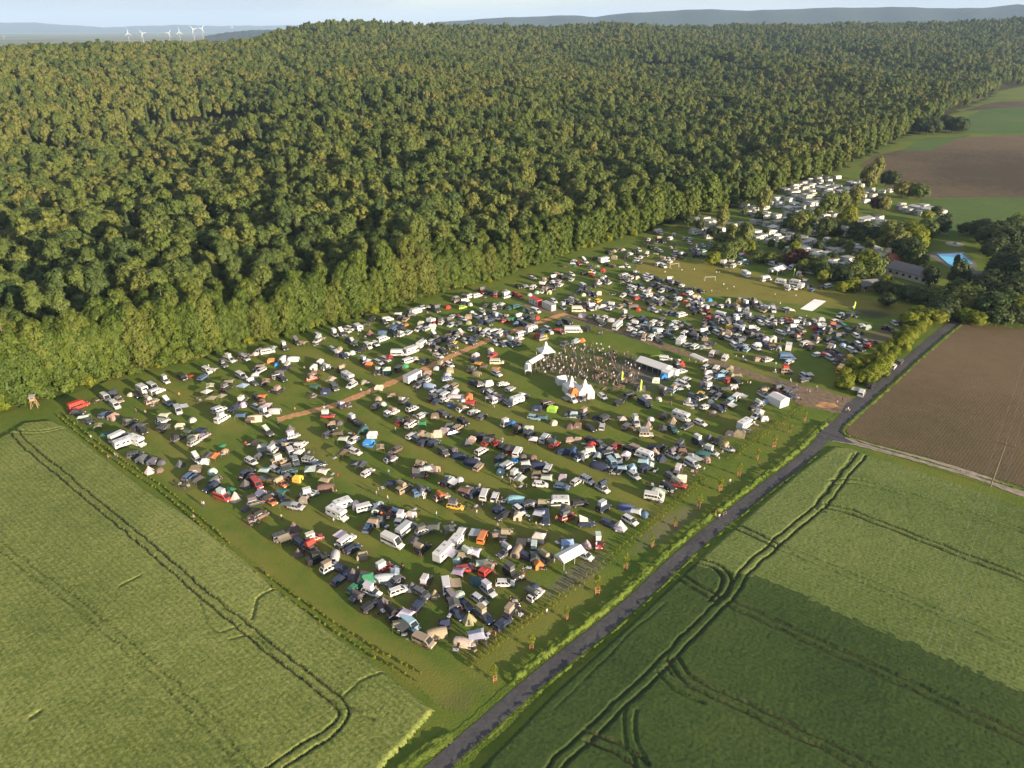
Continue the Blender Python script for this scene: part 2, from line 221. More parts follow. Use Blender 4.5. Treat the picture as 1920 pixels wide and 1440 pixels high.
# ---- the camp, tile by tile: "x,y kind colour [heading] /mods" in pixels of an enlarged crop (origin, scale) ----
TILES = [
((100, 680), 4.8, """
225,375Vr20 300,365fr 400,340fo 470,305vw-40 555,375vw-40 560,290cg-30/fn 590,330ct-35 695,280dc 750,285ck 800,230Cw-30 890,210vl-30 935,250vw20
1010,160cw-35/pl 885,345ct20/fc 890,390ft 1030,355cb/ww 1120,420vl-60 1000,460sc 985,520cl20/wg 990,580og 1140,570bc 1250,510dl 1210,600sg 1120,670cg30
1260,655sc 1330,600sn 1350,655cp 1270,710cl30 220,445cg0 270,480sw 310,520kg 460,460cb 400,550st 540,490bt 690,530cg/wg 750,570cn 790,550sg 800,610ck-40
480,640sd 595,655Vw25 620,720Cw20 750,700Mw-20 740,825og10 800,870bg 890,890bg 865,970yc 950,960dm 970,890dg 1140,910yg 1300,870cw-40/wl 1360,890bw
1390,830sg 1440,835so 1520,735he 1540,790dt 1530,825fr 1225,1010cb40 1280,960bm 1290,1040sg 1140,1090fk 1215,1105fk 1430,975dw 1450,1050ug 1420,1115cn
1525,1200vr-20/pw 1580,1145se 1640,1215yc 1345,125cb 1160,130ok 1180,155ft 1230,105hr 1705,205gu 1410,200sc 1380,255gw 1320,335ft 1420,310gt 1510,290gt
1580,160st 1560,220ck 340,680Pw 830,455Pt 745,440Pr 1135,295Po 1355,1280Pw 1340,1275Pt 560,840Pw 580,850Pg 495,855Pr 1265,1400Pt
"""),
((400, 700), 4.8, """
250,15vw-30 370,15dw 360,80cg 470,60st 455,80ck 590,30og 590,150ck 535,150ft 440,190so 400,215ck 265,245cg/pw 270,275dw 185,310cn 390,300cl 480,280gl
430,240dm 50,320vl20 80,400vw30/pl 245,370sb 370,410uc 330,400sm 470,360cw-30/pw 545,340ul 890,40cr/ft 910,110sd 900,190ft 900,215ft 1060,50sc 1090,120vg-50
1010,170bn 1215,30Mw-30 1245,105cw 1350,75dt 1390,85fk 1850,100cg 1910,60cw 1490,130bc 1600,190gt 1480,225dt 1470,290cg 1525,270dw 1710,240cg/wl
1605,345vw25/ft 1790,315cw25/fn 1880,370cw30 1785,450vw35/wg 1690,430cr/fg 1880,440se 1820,560cw30 1900,560bt 1910,610cn30 1000,300fk 1030,375cr0/pw
1170,280cn 1230,300fo 1060,440gt 1130,440dg 1060,475ck 1040,545cg30 1120,530sm 1170,580sl 1260,420ck-30/pw 1310,450ck-20 1230,540fr 1350,510ud 1430,555bw
1260,600cw 1400,630bB 1500,650st 1220,660dg 1160,700sm 1275,700cw-20 1640,685cm 1600,765cl25/fg 1270,800dg 1330,810sg 1390,885cw35 1600,970sn 1720,1030vt30/ft
1860,820cm/ft 1850,910ck0/wg 1900,850sl 1870,1060vb20/fg 490,530cg 690,500yg 715,560cl20/pw 560,600st 380,620dt 320,640fr 640,620cb 440,670bl 410,740bg
540,690cl/pl 340,790cw-30 595,785vt20/pc 660,640cn 770,620sw 790,640cw 700,710vw-60 770,700gw 860,710fr 740,790ol-70 870,780ol-10 460,860sl 560,860cl
680,880od 640,905sg 760,950by 870,860gl 950,820cn 990,870sw 1010,950st 1010,1030um 860,1090cl15/pw 830,1125bt 310,900cn30 290,1000yg 390,985vr-50/ag
410,1070sw 520,1140co-35/fk 330,930bm 545,940sm 620,985co-30/ft 600,1100cn-50 620,1050sd 660,1160sg 745,1195cl-10 290,1210dg 380,1150cg/pg 370,1250sm
420,1275cm 370,1325ft 340,1335fo 580,450Pn 735,330Po 1330,160Pw 1580,895Pw 1470,1090Pt 1570,1130Pw 1110,1080Pt 1640,510Pt 1410,170Pw
"""),
((480, 940), 4.8, """
735,105Mw-25 640,95ft 780,20Cw20 900,35uw 1020,50vw15 1075,65uw 1150,60sk 1180,95bo 1255,105cb-20 1060,165st 1115,190bg 1010,225cb60 1330,130vw60/pw
1360,135bw 1350,235Vl40 1510,260cl20/pg 1600,220sg 1740,240sg 1845,280vw60 1790,370Cw50 1690,450Mw45/bl 1230,350Vw-25 1420,340sg 1500,420ck40/ft
340,240ym 230,310og20 520,330cr20/pw 480,430cm/fr 395,460ym 340,290sm 400,375cn 550,510vk25/wk 710,490ul 690,595cw30/pt 745,600cn 760,690cn40 870,665yg
970,660st 1000,705be 890,770ce40 1000,820cw-20/pw 965,830cn 1110,920yg 1060,925ck 1140,985fr 1260,1010ck30 1350,1010sw 1290,1085st 1385,1090vu-40
815,340vw35/aw 870,420cn30 955,490bt 1150,590cr30/pw 1170,700ul 1250,620sl 1230,710cg 1300,790cw20 1390,775yg 1530,715cm60/pw 1525,820cg 1580,830yt
1465,915cn50 1710,770vw-80/at 1820,620sp 1885,600cr10 1810,520du 1880,465st 1785,890ck/wg 1840,960cn-45 1540,1225vt-25 1610,1190ut 1680,1120bn
1830,830hw 1625,120Pw 700,180Pw 920,620Pw 945,920Pw 1080,790Pt 230,150Pt 1110,740Pw
"""),
((820, 900), 4.8, """
250,80sm 325,115cn/aw 240,130fk 425,120vw70 515,145cw70 590,190fw 165,230cy-10/pg 410,140Pk 40,150ct20/fo 350,235fk 710,180uu 850,215og20 840,190sl
910,215cm80/ft 550,270bn 590,315ck 740,265cw 725,325bc 920,295sl 975,335vn-85 1105,190Cw180 1280,205ck10 1170,325cr20/pg 1150,250sg 1340,385cn0/ww
1495,240on30/pl 1545,385cn 1640,415yw 1735,360cw-30 1700,250ub 1790,270sl 1865,300db 410,500vo65/al 540,480st 600,490og80/ft 270,650ow30/fw 330,640sw
455,790vr45/ft 400,740sl 715,650ut 640,645cg 755,545gt 790,675cn 870,600cn85/pw 915,520bw 885,675sg 925,750bo 980,710ok30/ft 1180,580bu 1270,595dm
1340,580yp 1325,675cw 1430,560cr-80/pw 1440,600fk 610,920cw0 665,835ok/pg 750,875fk 380,1070cl-35 460,990cl-40/pw 370,920ud 885,1020cw40/fg 870,960dn
665,1170ck50/pt 750,1215fk 590,1280cn40 285,1250yt 420,1220kn-40/pt 210,1150cn-40 150,1095sg 230,1455uc 350,1390sl 320,1490ft 440,1410fk
35,485Pw 770,880Pw 780,870Pr 870,260Pt 1070,350Pr 1155,850Pw 985,1190Pw 655,1075Pk 355,300Pw 985,480Pk 1430,590Pw 700,1090fk
"""),
((760, 740), 6, """
340,50cn 460,30cw25 540,20ul 640,30dw 710,25bo 510,115db 640,150cw25/ft 755,115fk 770,190cw25 730,80sr 860,240cg40 410,215og 340,240bm 510,250fo
650,300ok-30 500,355bg 575,375ct 520,410cn 370,440bc 455,420bp 270,530cn30 210,460bt 160,500cg 540,610dg 600,690un 460,680fw 430,640og 690,540yg
770,500bc 850,470ok10 920,520cr 1030,530sr 960,460sk 1080,580kk 855,630cw30 1170,620dr 1270,640vw60/ag 1310,690dg 1070,700cn40 1220,740dB 1150,790vl30
1080,780sd 1075,855du 750,765un 820,800ct45 1350,755sw 1350,825ck 1430,700dm 1510,800un 1580,810cl60 1240,895cw40/pw 1290,930sl 1470,905bm 1590,920sl
1520,1000cw-5 1770,930bp 1760,1025cb-10 320,850bt 260,810sw 470,975ok 490,940sl 610,950dw 510,1030fk 1020,30cw 950,20sl 1150,95cn 1255,55Cw20 1330,15ck
1140,320cw25/pw 1200,310sB 1290,390ck30 1270,350bk 1380,390bl 1400,430og 1440,490gw 1570,480vl50 1680,560cr40/fg 1650,500sn 1480,160bn 1450,250cu-10
1550,240sb 1655,165bz 1600,95om 1670,310dc 1830,210dg 1880,350dm 1830,640un 1890,510bt 100,235fk 1000,150Pw 640,270Po 425,640Pw 1090,950Pw 1145,930Pt
1090,515Pw 230,1140Pt 1180,990Pt 1285,980Pw 380,1020Pt 820,1050fw 1110,1200fw 2000,1010Pw
"""),
((1060, 740), 6, """
70,40vw-35 220,65fk 190,40cg 420,15cl 600,80ck 650,20sk 890,85vn-30 920,20sw 1050,45dc 1190,110Pr 1410,100cw-10 1440,55sn 1515,20cw20 1890,40cu 1640,70dw
1580,130cw20 1720,150kn-30 1810,110ok 1665,205dt 1310,240Mw-20 1250,180dw 1110,230ck 1520,310cw-25 1210,300yt 1100,360sg 1100,400fr 1200,375kd-40
1370,350cg 790,300vl-60/pl 690,350cg 780,400fo 640,255gc 960,270dw 930,350yt 910,440oc0 210,250gk 360,260dn 440,255og 410,350cl80 280,370ck 110,350bm
40,200dg 90,225bl 190,220cg 95,510bt 40,640ub 300,510ck 295,580br 370,545kg 260,650vw25 280,610sw 370,665sl 425,620yg 180,700cu20 490,610cp 560,580cr
490,660og 590,720cw-60 680,690bw 730,625ok 380,800un 530,760vu-50 620,845ck 640,800su 540,890fk 760,830bu 770,900cl-35 890,670Cw-20 970,580dg 1060,605ck
1010,640yt 1210,675cw-25/fg 1080,720bn 960,765sw 900,820on25 880,740su 1280,590cn/wg 1300,625bm 1500,530on-30/pw 1640,640cl-20/pw 1570,705dt
1430,765vl-30/al 1430,680sl 1430,860fo 1560,690ud 1640,490yg 1700,505ck 1830,600cw-20/ft 1850,440bg 1220,900cg 1250,870vg60/pw 1270,1000cr-15
1295,940bw 1160,1020ck 1000,1140vw-10 1050,1090uw 980,1010fk 130,965cw 250,955ol 420,1050cw-30/fn 1690,1340Pr 1730,1380Pw 1800,1350Pt 1735,1340Pk 1775,1365Pt
1850,985Pw 1725,730Pw 1765,660Pt 1440,170Pw 1200,1090fk 1560,850Pt 290,60Pt
"""),
((640, 640), 6, """
20,150cn 90,130dw 220,90ck 300,45vw 130,20cg 900,30Cw 650,130Vw0 790,95Mw20 760,210vw20 830,185sw 960,25fw 1060,120st 1090,160cw-20 1240,50ok 1260,120ft
1100,90cg 260,230cn 290,215sw 310,270bo 420,230cl 500,200cl-20 540,170sr 510,310gw 520,355bd 430,320cd 420,375ft 650,295og 715,270de 930,225ck
1750,225vc0 1740,295so 1600,270sm 1540,235so 1680,105dw 1700,150cr 1510,160bw 1500,210cn 1070,300dw 1210,260cw 1130,265cm 1220,330bt 1190,370dl 1190,420cb
970,360bt 950,430dw 990,505uu 1060,565cw20 860,520fk 1220,480do 1250,510ct 1170,530cl 1050,635kg 1180,615vw30 1270,600uw 1360,635dl 1430,610do 1560,480cn
1660,475bw 1510,470cn 1520,360ut 1470,310cg 1750,360ow 1820,475cw15 1900,530cl 1650,555cn 1690,590cw 1790,595sg 1740,640cw20 840,440fk 1240,230Pw
1000,110Pt 1310,90Pw
"""),
((340, 560), 6, """
1300,490cg 1370,480st 1530,465cl 1590,430st 1530,515fw 1740,400cw-40/pw 1880,345cw-20 1890,480cg 1770,560dt 1800,620cn 1870,615dw 1160,545ok-50/pw
950,585vw10 1030,545sl 840,610dc 700,640cg 780,640fw 720,665cl 1010,700bo 1070,735dB 1140,680uw 1260,680uw 1100,830ug 1180,775ck 1110,890ck 870,770cn
890,805cw 890,745st 470,740cg-30 540,680vl-20/pw 620,695fk 290,800vw-30 360,780sl 1560,715bw 1640,770cw20/fw 1490,780bw 1490,840bm 1800,810ck 310,770Pw
1385,790Pt
"""),
((620, 500), 6, """
640,585vw10 600,615cg 470,590bk 390,645ck 295,680Cw 210,700cw-20 760,520sw 790,565cg 955,500Cw15 910,535cg 1100,440sw 1140,455ck 1190,490cg 1090,515fw
1315,450dr 720,690vb 735,760ck-60 720,640dw 840,655do 860,740cl 1020,640bc 990,700cw 1140,680bw 1190,620cr/fw 1275,610bt 580,740ub 590,805vw20 440,750ym
390,785fw 270,840sg 440,850sw 1480,450cz 1570,420dc 1400,360cl 1520,310sg 1580,325vw 1640,320vw15 1500,380cw10 1850,300cr 1740,350fk 1700,280cr 1440,550dr
1420,640cg 1550,570bt 1550,625dt 1590,510dw 1640,550cw 1725,560yw 1700,625cn 1770,630cg 1700,490cw 1830,530cn 1900,550dw 1750,430cg 1860,440cw60 1900,420dw
1790,560cn 1180,780cg 1210,830ck 1320,750sm 1345,830bp 1380,855cy 1275,800ck 1460,740st 1470,770ck 1520,830cl 1660,720dw 1640,780cn 1780,760cw 1830,730vw
1890,730vw 1590,850cg 1040,810ft 310,770Pw
"""),
((900, 420), 6, """
590,600cw-20 520,690sl 600,705vw 430,700ck 270,760st 330,800ck 180,790cr 385,790cr 450,815cr 560,790dw 640,765dl 720,690ck 730,640cw 820,630ck 880,640cp
900,680cw 950,590vk 920,570dw 1030,560cw 1030,620cl 800,720ok 780,770bc 830,865cw-30 1165,690vw 1120,740un 1200,715ck 1030,800ck 1170,790dc 180,915cw
240,900sw 330,940cd 410,920vd 510,970du 610,970vw-20 460,1045cl 430,1070ce 410,1125bb 490,1125bn 590,1080cg 640,1050dr 40,1040dw 230,1040cl 280,1080cr
340,1060se 130,1010cn 80,1090cg 20,1210ck 110,1215vw 215,1205dw 470,1230vw20 580,1175Cw15 640,1265br 720,1245sy 700,1200cn 760,1175cl 800,1215dw 880,1180sr
920,1210cm 890,1125bn 980,1095vk-20 1050,1185Vw0 1210,1170ok 1340,1225fk 1060,1320sl 1120,1310do 950,1345cg 240,1345cg 350,1340cn 430,1310st 320,1330cw
420,1290cw 120,1420dc 940,935cw 990,865cl 1100,870ct 1110,955Vc0 1190,930cm 1310,940bp 1330,860cy 1400,930bw 1490,925cb 1230,870cl 1200,905ct 1150,1030uw
1240,1050fr 1390,1055cw 1380,1120cw 1480,1080uw 1550,1135Vw40 1610,1050ct 1700,1040cg 1700,1150cw 1660,1200fe 1750,1095ct 1830,1160cl 1790,1230cw35
1890,1275cw50 1900,1110cu 1840,1060cg 1490,795fw 1280,790ck 1270,770dw 1340,780bw 1340,660cw 1310,690ck 1380,640cp 1580,600ct 1600,645st 1640,580vl
1720,600cc 1720,650sd 1410,610ck 1110,440cr 1060,470se 1040,440sw 1180,420cw-20 1400,400Mw10 1300,380ck 1420,450bk 1320,470sl 1240,470cg 1510,380bt
1510,300dt 1450,320ck 1590,480sw 1500,465cm 1385,525br 1330,555se 1260,570cr 1240,530sy 960,480ft 1690,330cw 1610,290dc 1660,345cg 1790,290cw 1630,370ck
1760,400cw 1740,420dc 1810,370cw 1870,355ct 1740,320cn 1750,550cn/wl 1890,580cw 1870,620cl 1760,680ck 1740,720cw 1830,735cw 1800,690cn 1690,740cu
1610,800cw 1700,790cl 1780,830cr 1660,875cm 1620,910dc 1720,930um 1780,955dr 1830,830ck 1900,790co 680,1420Pw
"""),
((1140, 420), 6, """
460,170cw 500,200ck 565,80Cw 620,190vk 700,160vw 740,120bw 590,100cw 700,260dt 760,240ck 590,300cc 480,260ck 440,210ck 540,220fw 540,330st 860,160cl
920,210cl 1070,240cu 1150,240cu 940,290cn 1010,310cn 1080,300cu 1030,350cn 1090,355cn 870,335cg 1000,270cl 1160,280cn 980,350cn 580,450vw 620,465vw
700,420cw 740,385ct 810,360cm 1300,420Cw 1310,470cg 1400,395Mw 1410,465vw 1480,440cw 1490,370cl 1550,350sr 1540,425bu 1560,430cn 1715,380Vw-10 1860,430Vw-15
1555,560Mw 310,540cg 430,585cw-30 480,610cw 300,605bc 590,640bd 680,640ck 740,670ck 830,690cw 550,670cn 500,690cn 640,710cg 600,750cl 480,760so 460,790vw
770,745ck 720,730cn 920,775vw30 940,725cn 840,790dr 800,840vw 740,810cg 790,780ck 880,880bo 970,850ct 950,830cl 1020,830bw 1140,850dB 1080,750fk 1040,750ck
1060,890cl 1040,915cw 990,985ck 1080,950dt 1110,975cr 960,940cb 910,930bt 740,930cg 720,1000cb 830,1015vw 640,850sg 650,820cn 520,840bw 570,820ck 470,895ck
600,890cg 470,955dw 580,970dl 490,910cg 1355,865uw 1290,920cw 1180,910bg 1490,865dy 1560,860cn 1560,960bp 1560,910cn 1440,920ut 1650,870cw 1690,950ct
1680,910cg 1790,940bw 1850,920vg 1860,960vw-70 1430,1015ck 1520,1020cl 1480,1000ck 1680,1035dt 1610,1000sd 1610,1075ck 1750,1080cn 1720,1110cw 1800,1110cw
1870,1110dc 1840,1080cn 1850,1145ck 1270,1030Vw-15 1240,1055bp 1120,1060cr 1110,1115cg 1210,1110cg 1210,1170ck 1230,1190cd 1280,1095cw 1380,1060dw
1400,1095ck 1370,1165by 1440,1130ck 1430,1170cm 1500,1130dw 1510,1165ck 1300,1225cw 1250,1225cl 1390,1265ck 1350,1270cw 1470,1285ck 1570,1170ct
1600,1200ck 1650,1180cw 1630,1245cm 1700,1225ck 1580,1225ck 490,1105vw30 600,1120cw 600,1070cg 560,1200uu 640,1220cg 460,1270vw40 560,1300cg 600,1330dk
700,1260cd 690,1170cn 740,1150bl 760,1100cw 850,1130bd 890,1155ct 990,1180sy 420,1170cg 340,1230cw35 260,1165cw 240,1205fe 880,1230vw 940,1240ck
830,1310Mw40 900,1355cw15 980,1375vw30 1070,1380sl 1090,1300bt 1000,1280cn 1040,1230ck 1150,1350ck 1770,1310bw 1870,1300bw
640,550Pw 830,530Pw 970,520Pw 1220,555Pw 1250,555Pw 1370,550Pt 945,385Pt 1080,420Pw 1215,440Pw 1300,690Pw 1415,720Pw 1165,765Pw 1235,765Pk 1340,740Pt
1880,805Pw 870,415Pt 1060,425Pw 200,450Pt
"""),
((1180, 600), 6, """
390,640bB 300,680bw 410,430vw-5 550,455dw 580,500br 540,520ck 590,570cl 1200,420Pt 940,370vw50 1080,415vw50 870,525cw25 980,540vw50 1060,590cu 1130,560bt
1150,605dt 1220,605st 890,600bw 890,645cl 1020,640bu 980,660fk 1130,670cr 1190,680ck 1180,720sw 840,730bp 900,750cl 1000,785ck 1080,760sg 1170,760bw
940,810cg 1060,850dk 990,855cg 1190,865vw40 800,830cy 740,855cg 570,680cl 620,670cw 560,740cl 510,775cu 400,800cn 420,750sd 600,725cw 130,775bg 10,840ok
1770,570ot0/pr 1640,585fk 1780,410Vb0 1800,465cw 1440,440bt 1500,405sm 1560,440cw 1310,450fk 1700,315ul 1780,300Cw80 1560,300cn 1600,270sm 1440,290bw
1430,305cw 1260,270cu 1230,305cn 1310,320cu 1510,835cw-30 1530,910du 1450,950cg 1420,980ck 1470,1030sw 1430,1075cl 1520,1110bw 1300,1180Mw30 1290,1235cn
1820,840cn 1790,800vg 1850,775sg 1900,875fk 1530,775ck 1670,795cr 1690,745og 430,130cg 1325,715Po 1360,720Pw 1810,690Pw 1880,750Pw 665,790Pw 470,860Pt
470,950Pr 1430,1180fw 1250,1280bt 1320,1200Pt 1730,1190Pr 700,1010Pw
"""),
((1420, 480), 4.8, """
30,20vw 145,55Vw-10 220,80vw15 315,100Cw 390,120cn 465,140vw-10 80,200Vw10 210,230Cw-10 340,235Cw-10 390,270Cw 330,285cw 460,265cn 490,300cb 400,190cy
375,160bw 640,180Vw-10 600,195sw 770,215cl 580,280cg 640,265vw15 780,545ck 765,540cl 870,530cg 1235,600cl 1300,590cn 1370,572cm 1160,640ck 1195,655ck
270,495bg 310,480sw 260,570cr 240,565dc 300,570do 400,572cw 400,605cl 465,608dw 540,600cd 575,580bl 705,582cw 685,612bo 630,630dt 780,630ce 870,640ck
950,620sw 995,645bl 830,660cd 220,685cl-20 275,685cl 340,620cg 330,660cn 380,660ct 515,650br 560,690cn 370,700sr 370,740cg 440,785vw15 480,820ck 540,760cl
520,720cn 660,680cg 640,740ck 670,780ck 720,740cd 770,800du 780,700cg 790,770cd 890,715cw 920,690cn 900,790cw 920,830ck 980,770cw 1000,800cr 950,750cn
850,840cw 680,840cg 640,850ck 610,880cr 650,912cl 850,870cd 760,910cm 840,912by 1040,770cm 720,870ck 730,950cp 755,1010Vy50 470,1055sw 430,1080cl
420,1112cg 940,1225vw60 1020,1160ck50 1222,990cw50 1172,1030ck50 1285,945cg50 1270,340Cw10 300,1140Pw 350,1170Pt 160,1040Pw 530,1190Pw 440,1225Pt 465,1230Pw
1205,375Pw 1350,410Pw 960,330Pw 880,325Pt 1185,450Pt 155,355Pw 345,365Pw 205,435Pw 765,1300Pk 795,1395Pt 825,1400Pt 815,1385Pw 715,1325Pw 610,20cw
700,40Cw 1230,110cb 440,550Pw 860,470Pw
"""),
]
# static caravans of the permanent camp site behind the playing field
SITE = [
((1240, 300), 6, "1700,275 1780,235 1860,290 1620,310 1690,345 1780,310 1900,260 1520,350 1590,390 1650,405 1290,430 1460,440 1330,505 1250,450 1800,450 1860,390 1620,520 1700,490 1680,580 1770,530 1870,470 1850,625 1800,660 1760,700 1690,735 1640,770 1710,820 1305,625 1195,720 1050,540 1075,605 510,700 600,690 800,735 530,790 700,840 850,830 940,830 1220,905 1290,845 1460,830 1380,945 1480,885 1690,905 1620,990 1760,970 1880,960 1340,875 1560,780 1400,790"),
((1500, 300), 4.571, "145,690 50,765 155,740 255,725 300,765 375,745 425,815 510,765 575,780 560,825 140,815 255,810 290,860 240,880 430,850 565,520 490,575 620,575 830,580 985,400 1040,420 1090,430 1140,445 630,300 655,340 405,245 450,195 415,290 160,180 250,150 60,400 20,450 340,270 700,265 90,600 300,600 600,500 120,560"),
]
# single trees: image x, y of the foot, height m, crown radius m, type (0 round green, 1 olive tall, 2 dark, 3 red beech, 4 bush, 5 conifer, 6 yellow-green bush)
TREES = """1352,432 14 4 1;1370,452 10 4 1;1392,468 15 5 0;1405,470 8 4 2;1430,398 17 5 1;1290,425 8 4 2;1312,436 8 3 2;1335,448 7 4 2;1350,460 7 4 4;1380,478 9 5 0
1345,490 9 5 0;1362,492 10 5 0;1335,498 7 4 6;1422,492 6 4 4;1440,495 6 4 4;1460,496 6 4 4;1480,500 7 4 3;1496,492 7 5 3;1505,512 7 4 0;1520,508 8 5 0;1535,515 8 5 0
1495,440 13 6 0;1510,432 12 5 0;1478,432 8 4 2;1490,470 10 3 5;1545,448 12 5 2;1558,440 10 5 2;1550,405 15 6 0;1575,400 14 5 0;1600,392 16 6 1;1625,358 20 6 1;1640,340 19 5 1
1660,350 12 5 2;1672,352 12 5 2;1690,372 12 6 1;1705,372 11 5 1;1720,375 11 6 0;1640,395 9 4 3;1655,398 11 4 1;1588,425 13 5 6;1560,470 7 4 4;1600,448 10 5 2;1620,445 9 5 2
1640,455 9 5 2;1660,460 14 6 1;1675,470 13 6 1;1700,465 14 7 6;1715,470 13 7 6;1730,455 13 6 0;1740,445 9 5 2;1760,440 10 5 2;1770,425 8 4 2;1735,415 7 4 6;1755,405 6 4 2
1700,500 14 6 2;1715,505 12 5 0;1690,490 13 6 2;1620,520 13 7 6;1632,522 12 6 0;1600,525 9 5 0;1580,530 8 5 2;1560,525 8 4 2;1545,525 7 4 0;1575,548 5 3 6;1590,546 5 3 6;1600,545 6 3 6
1650,552 6 4 2;1670,556 7 4 0;1690,560 6 4 2;1710,565 7 5 0;1725,570 6 4 2;1660,575 6 4 2;1745,575 8 5 0;1760,580 9 5 0;1770,595 9 5 2;1755,600 8 5 2;1740,540 10 4 2;1790,545 14 5 2
1790,565 10 5 0;1802,588 12 7 1;1822,590 12 6 1;1805,605 6 4 6;1830,612 6 4 6;1850,600 12 7 0;1865,612 8 5 0;1880,600 12 7 0;1900,605 11 6 6;1912,610 10 6 2;1890,585 14 7 2;1910,570 14 7 2
1905,540 16 8 2;1890,520 16 8 2;1870,530 14 7 2;1850,560 13 7 2;1860,490 12 7 2;1880,480 15 8 2;1905,480 15 8 2;1850,470 14 8 2;1870,460 14 8 2;1895,455 15 8 0;1915,455 14 7 0
1835,450 12 7 2;1810,440 7 5 2;1790,503 7 1.6 5;1835,575 12 6 2;1720,600 6 4 6;1735,605 6 4 6;1755,608 6 4 6;1700,612 6 4 6"""
# hedge of tall bushes between the camp and the lane
HEDGE = "1590,722 1603,716 1617,718 1632,712 1646,704 1598,700 1612,692 1626,684 1640,678 1655,690 1664,680 1655,664 1668,655 1676,668 1688,657 1698,645 1684,640 1696,630 1710,634 1722,622 1708,615 1718,606 1730,612 1742,600 1754,594 1734,596 1746,588 1764,586 1580,728 1584,712"
# ------------------------------------------------------------------ terrain
EDGE = [(-1.2, 262), (-.688, 246), (-.573, 252), (-.403, 258), (-.206, 279), (-.008, 322), (.191, 412), (.300, 490), (.402, 615), (.455, 778), (.512, 1037), (.549, 1372), (.566, 1697), (.62, 2100), (1.2, 2600)]
RIDGE = [(-1.2, 1250, 50), (-.6, 1300, 54), (-.4, 1400, 56), (-.32, 1500, 63), (-.27, 1700, 78), (-.22, 1850, 86), (-.1, 2100, 85), (.05, 2300, 82), (.3, 2700, 84), (.5, 3000, 92), (.62, 3200, 122), (1.2, 3300, 130)]
eA, eD = np.array([e[0] for e in EDGE]), np.array([e[1] for e in EDGE])
rA, rD, rH = (np.array([r[i] for r in RIDGE]) for i in range(3))
def edge_d(a): return np.interp(a, eA, eD)
_W = RNG.uniform(0, 6.28, (8, 2)); _K = RNG.normal(0, 1, (8, 2)) * .006
def wob(x, y): return sum(np.sin(x * k[0] + y * k[1] + w[0]) for k, w in zip(_K, _W)) / 3
def height(x, y):
    x = np.asarray(x, float); y = np.asarray(y, float)
    a = np.arctan2(x, y); d = np.hypot(x, y); e = edge_d(a); r = np.interp(a, rA, rD); h = np.interp(a, rA, rH)
    t = np.clip((d - e) / np.maximum(r - e, 50), 0, 1)
    up = h * t ** 1.8 + wob(x, y) * 13 * np.clip(t * 3, 0, 1) * (1 - .75 * t)
    dn = np.clip((d - r) / 900, 0, 1)
    return np.where((d > e) & (y > 0), up * (1 - dn * dn * (3 - 2 * dn)), 0.0)
def terrain():
    st = 15.0; xs = np.arange(-3000, 4200, st); ys = np.arange(-300, 4700, st)
    X, Y = np.meshgrid(xs, ys); Z = height(X, Y)
    nx, ny = len(xs), len(ys); idx = np.arange(nx * ny).reshape(ny, nx)
    f = np.stack([idx[:-1, :-1], idx[:-1, 1:], idx[1:, 1:], idx[1:, :-1]], -1).reshape(-1, 4)
    me = bpy.data.meshes.new('ground'); me.from_pydata(np.stack([X, Y, Z], -1).reshape(-1, 3).tolist(), [], f.tolist())
    for m_ in ('grass', 'forest_floor', 'plain'): me.materials.append(MAT[m_])
    cx, cy = X[:-1, :-1] + st / 2, Y[:-1, :-1] + st / 2; a = np.arctan2(cx, cy); d = np.hypot(cx, cy); r = np.interp(a, rA, rD)
    mi = np.where((d > edge_d(a) + 8) & (cy > 0), 1, 0); mi = np.where(d > r + 700, 2, mi)
    me.polygons.foreach_set('material_index', mi.reshape(-1).tolist()); me.polygons.foreach_set('use_smooth', [True] * len(f)); me.update()
    tag(link('ground', me), kind='structure')
    b = MB(); n = 72; r0 = 40000
    vs = [(0, 0, -.8)]; fs = []
    for q in (3000, 9000, r0): vs += [(q * math.cos(2 * math.pi * i / n), q * math.sin(2 * math.pi * i / n), -.8) for i in range(n)]
    for i in range(n): fs.append((0, 1 + i, 1 + (i + 1) % n))
    for k in range(2):
        for i in range(n): a0 = 1 + k * n + i; a1 = 1 + k * n + (i + 1) % n; fs.append((a0, a0 + n, a1 + n, a1))
    b.add(vs, fs, 'plain'); tag(link('plain_ground', b.mesh('plain_ground')), kind='structure')
terrain()
def ridge_hill(name, prof, D, depth, mat='hill'):
    """a range of hills at distance D; prof: pixel x, pixel y of its crest"""
    xs = np.linspace(prof[0][0], prof[-1][0], 140); yy = np.interp(xs, [p[0] for p in prof], [p[1] for p in prof])
    yy = yy + np.array([math.sin(i * 1.7) * .25 + math.sin(i * .63) * .35 for i in range(len(xs))])
    rows = []
    for k, (fd, fh) in enumerate([(-.5, 0), (-.28, .45), (-.12, .82), (0, 1), (.15, .8), (.35, .4), (.6, 0)]):
        row = []
        for x, y in zip(xs, yy):
            a = math.atan2((x - 960) / F, CP + (720 - YH) / F * SP)
            h = CH + (YH - y) / (F / CP) * D * math.cos(a)
            d = D + fd * depth + math.sin(x * .05 + k) * depth * .03
            row.append((d * math.sin(a), d * math.cos(a), max(-1, h * fh + (math.sin(x * .13 + k * 2) * 6 if 0 < fh < 1 else 0))))
        rows.append(row)
    b = MB(); n = len(xs); vs = [p for r_ in rows for p in r_]
    b.add(vs, [(k * n + i, k * n + i + 1, (k + 1) * n + i + 1, (k + 1) * n + i) for k in range(len(rows) - 1) for i in range(n - 1)], mat)
    tag(link(name, b.mesh(name, True)), kind='structure')
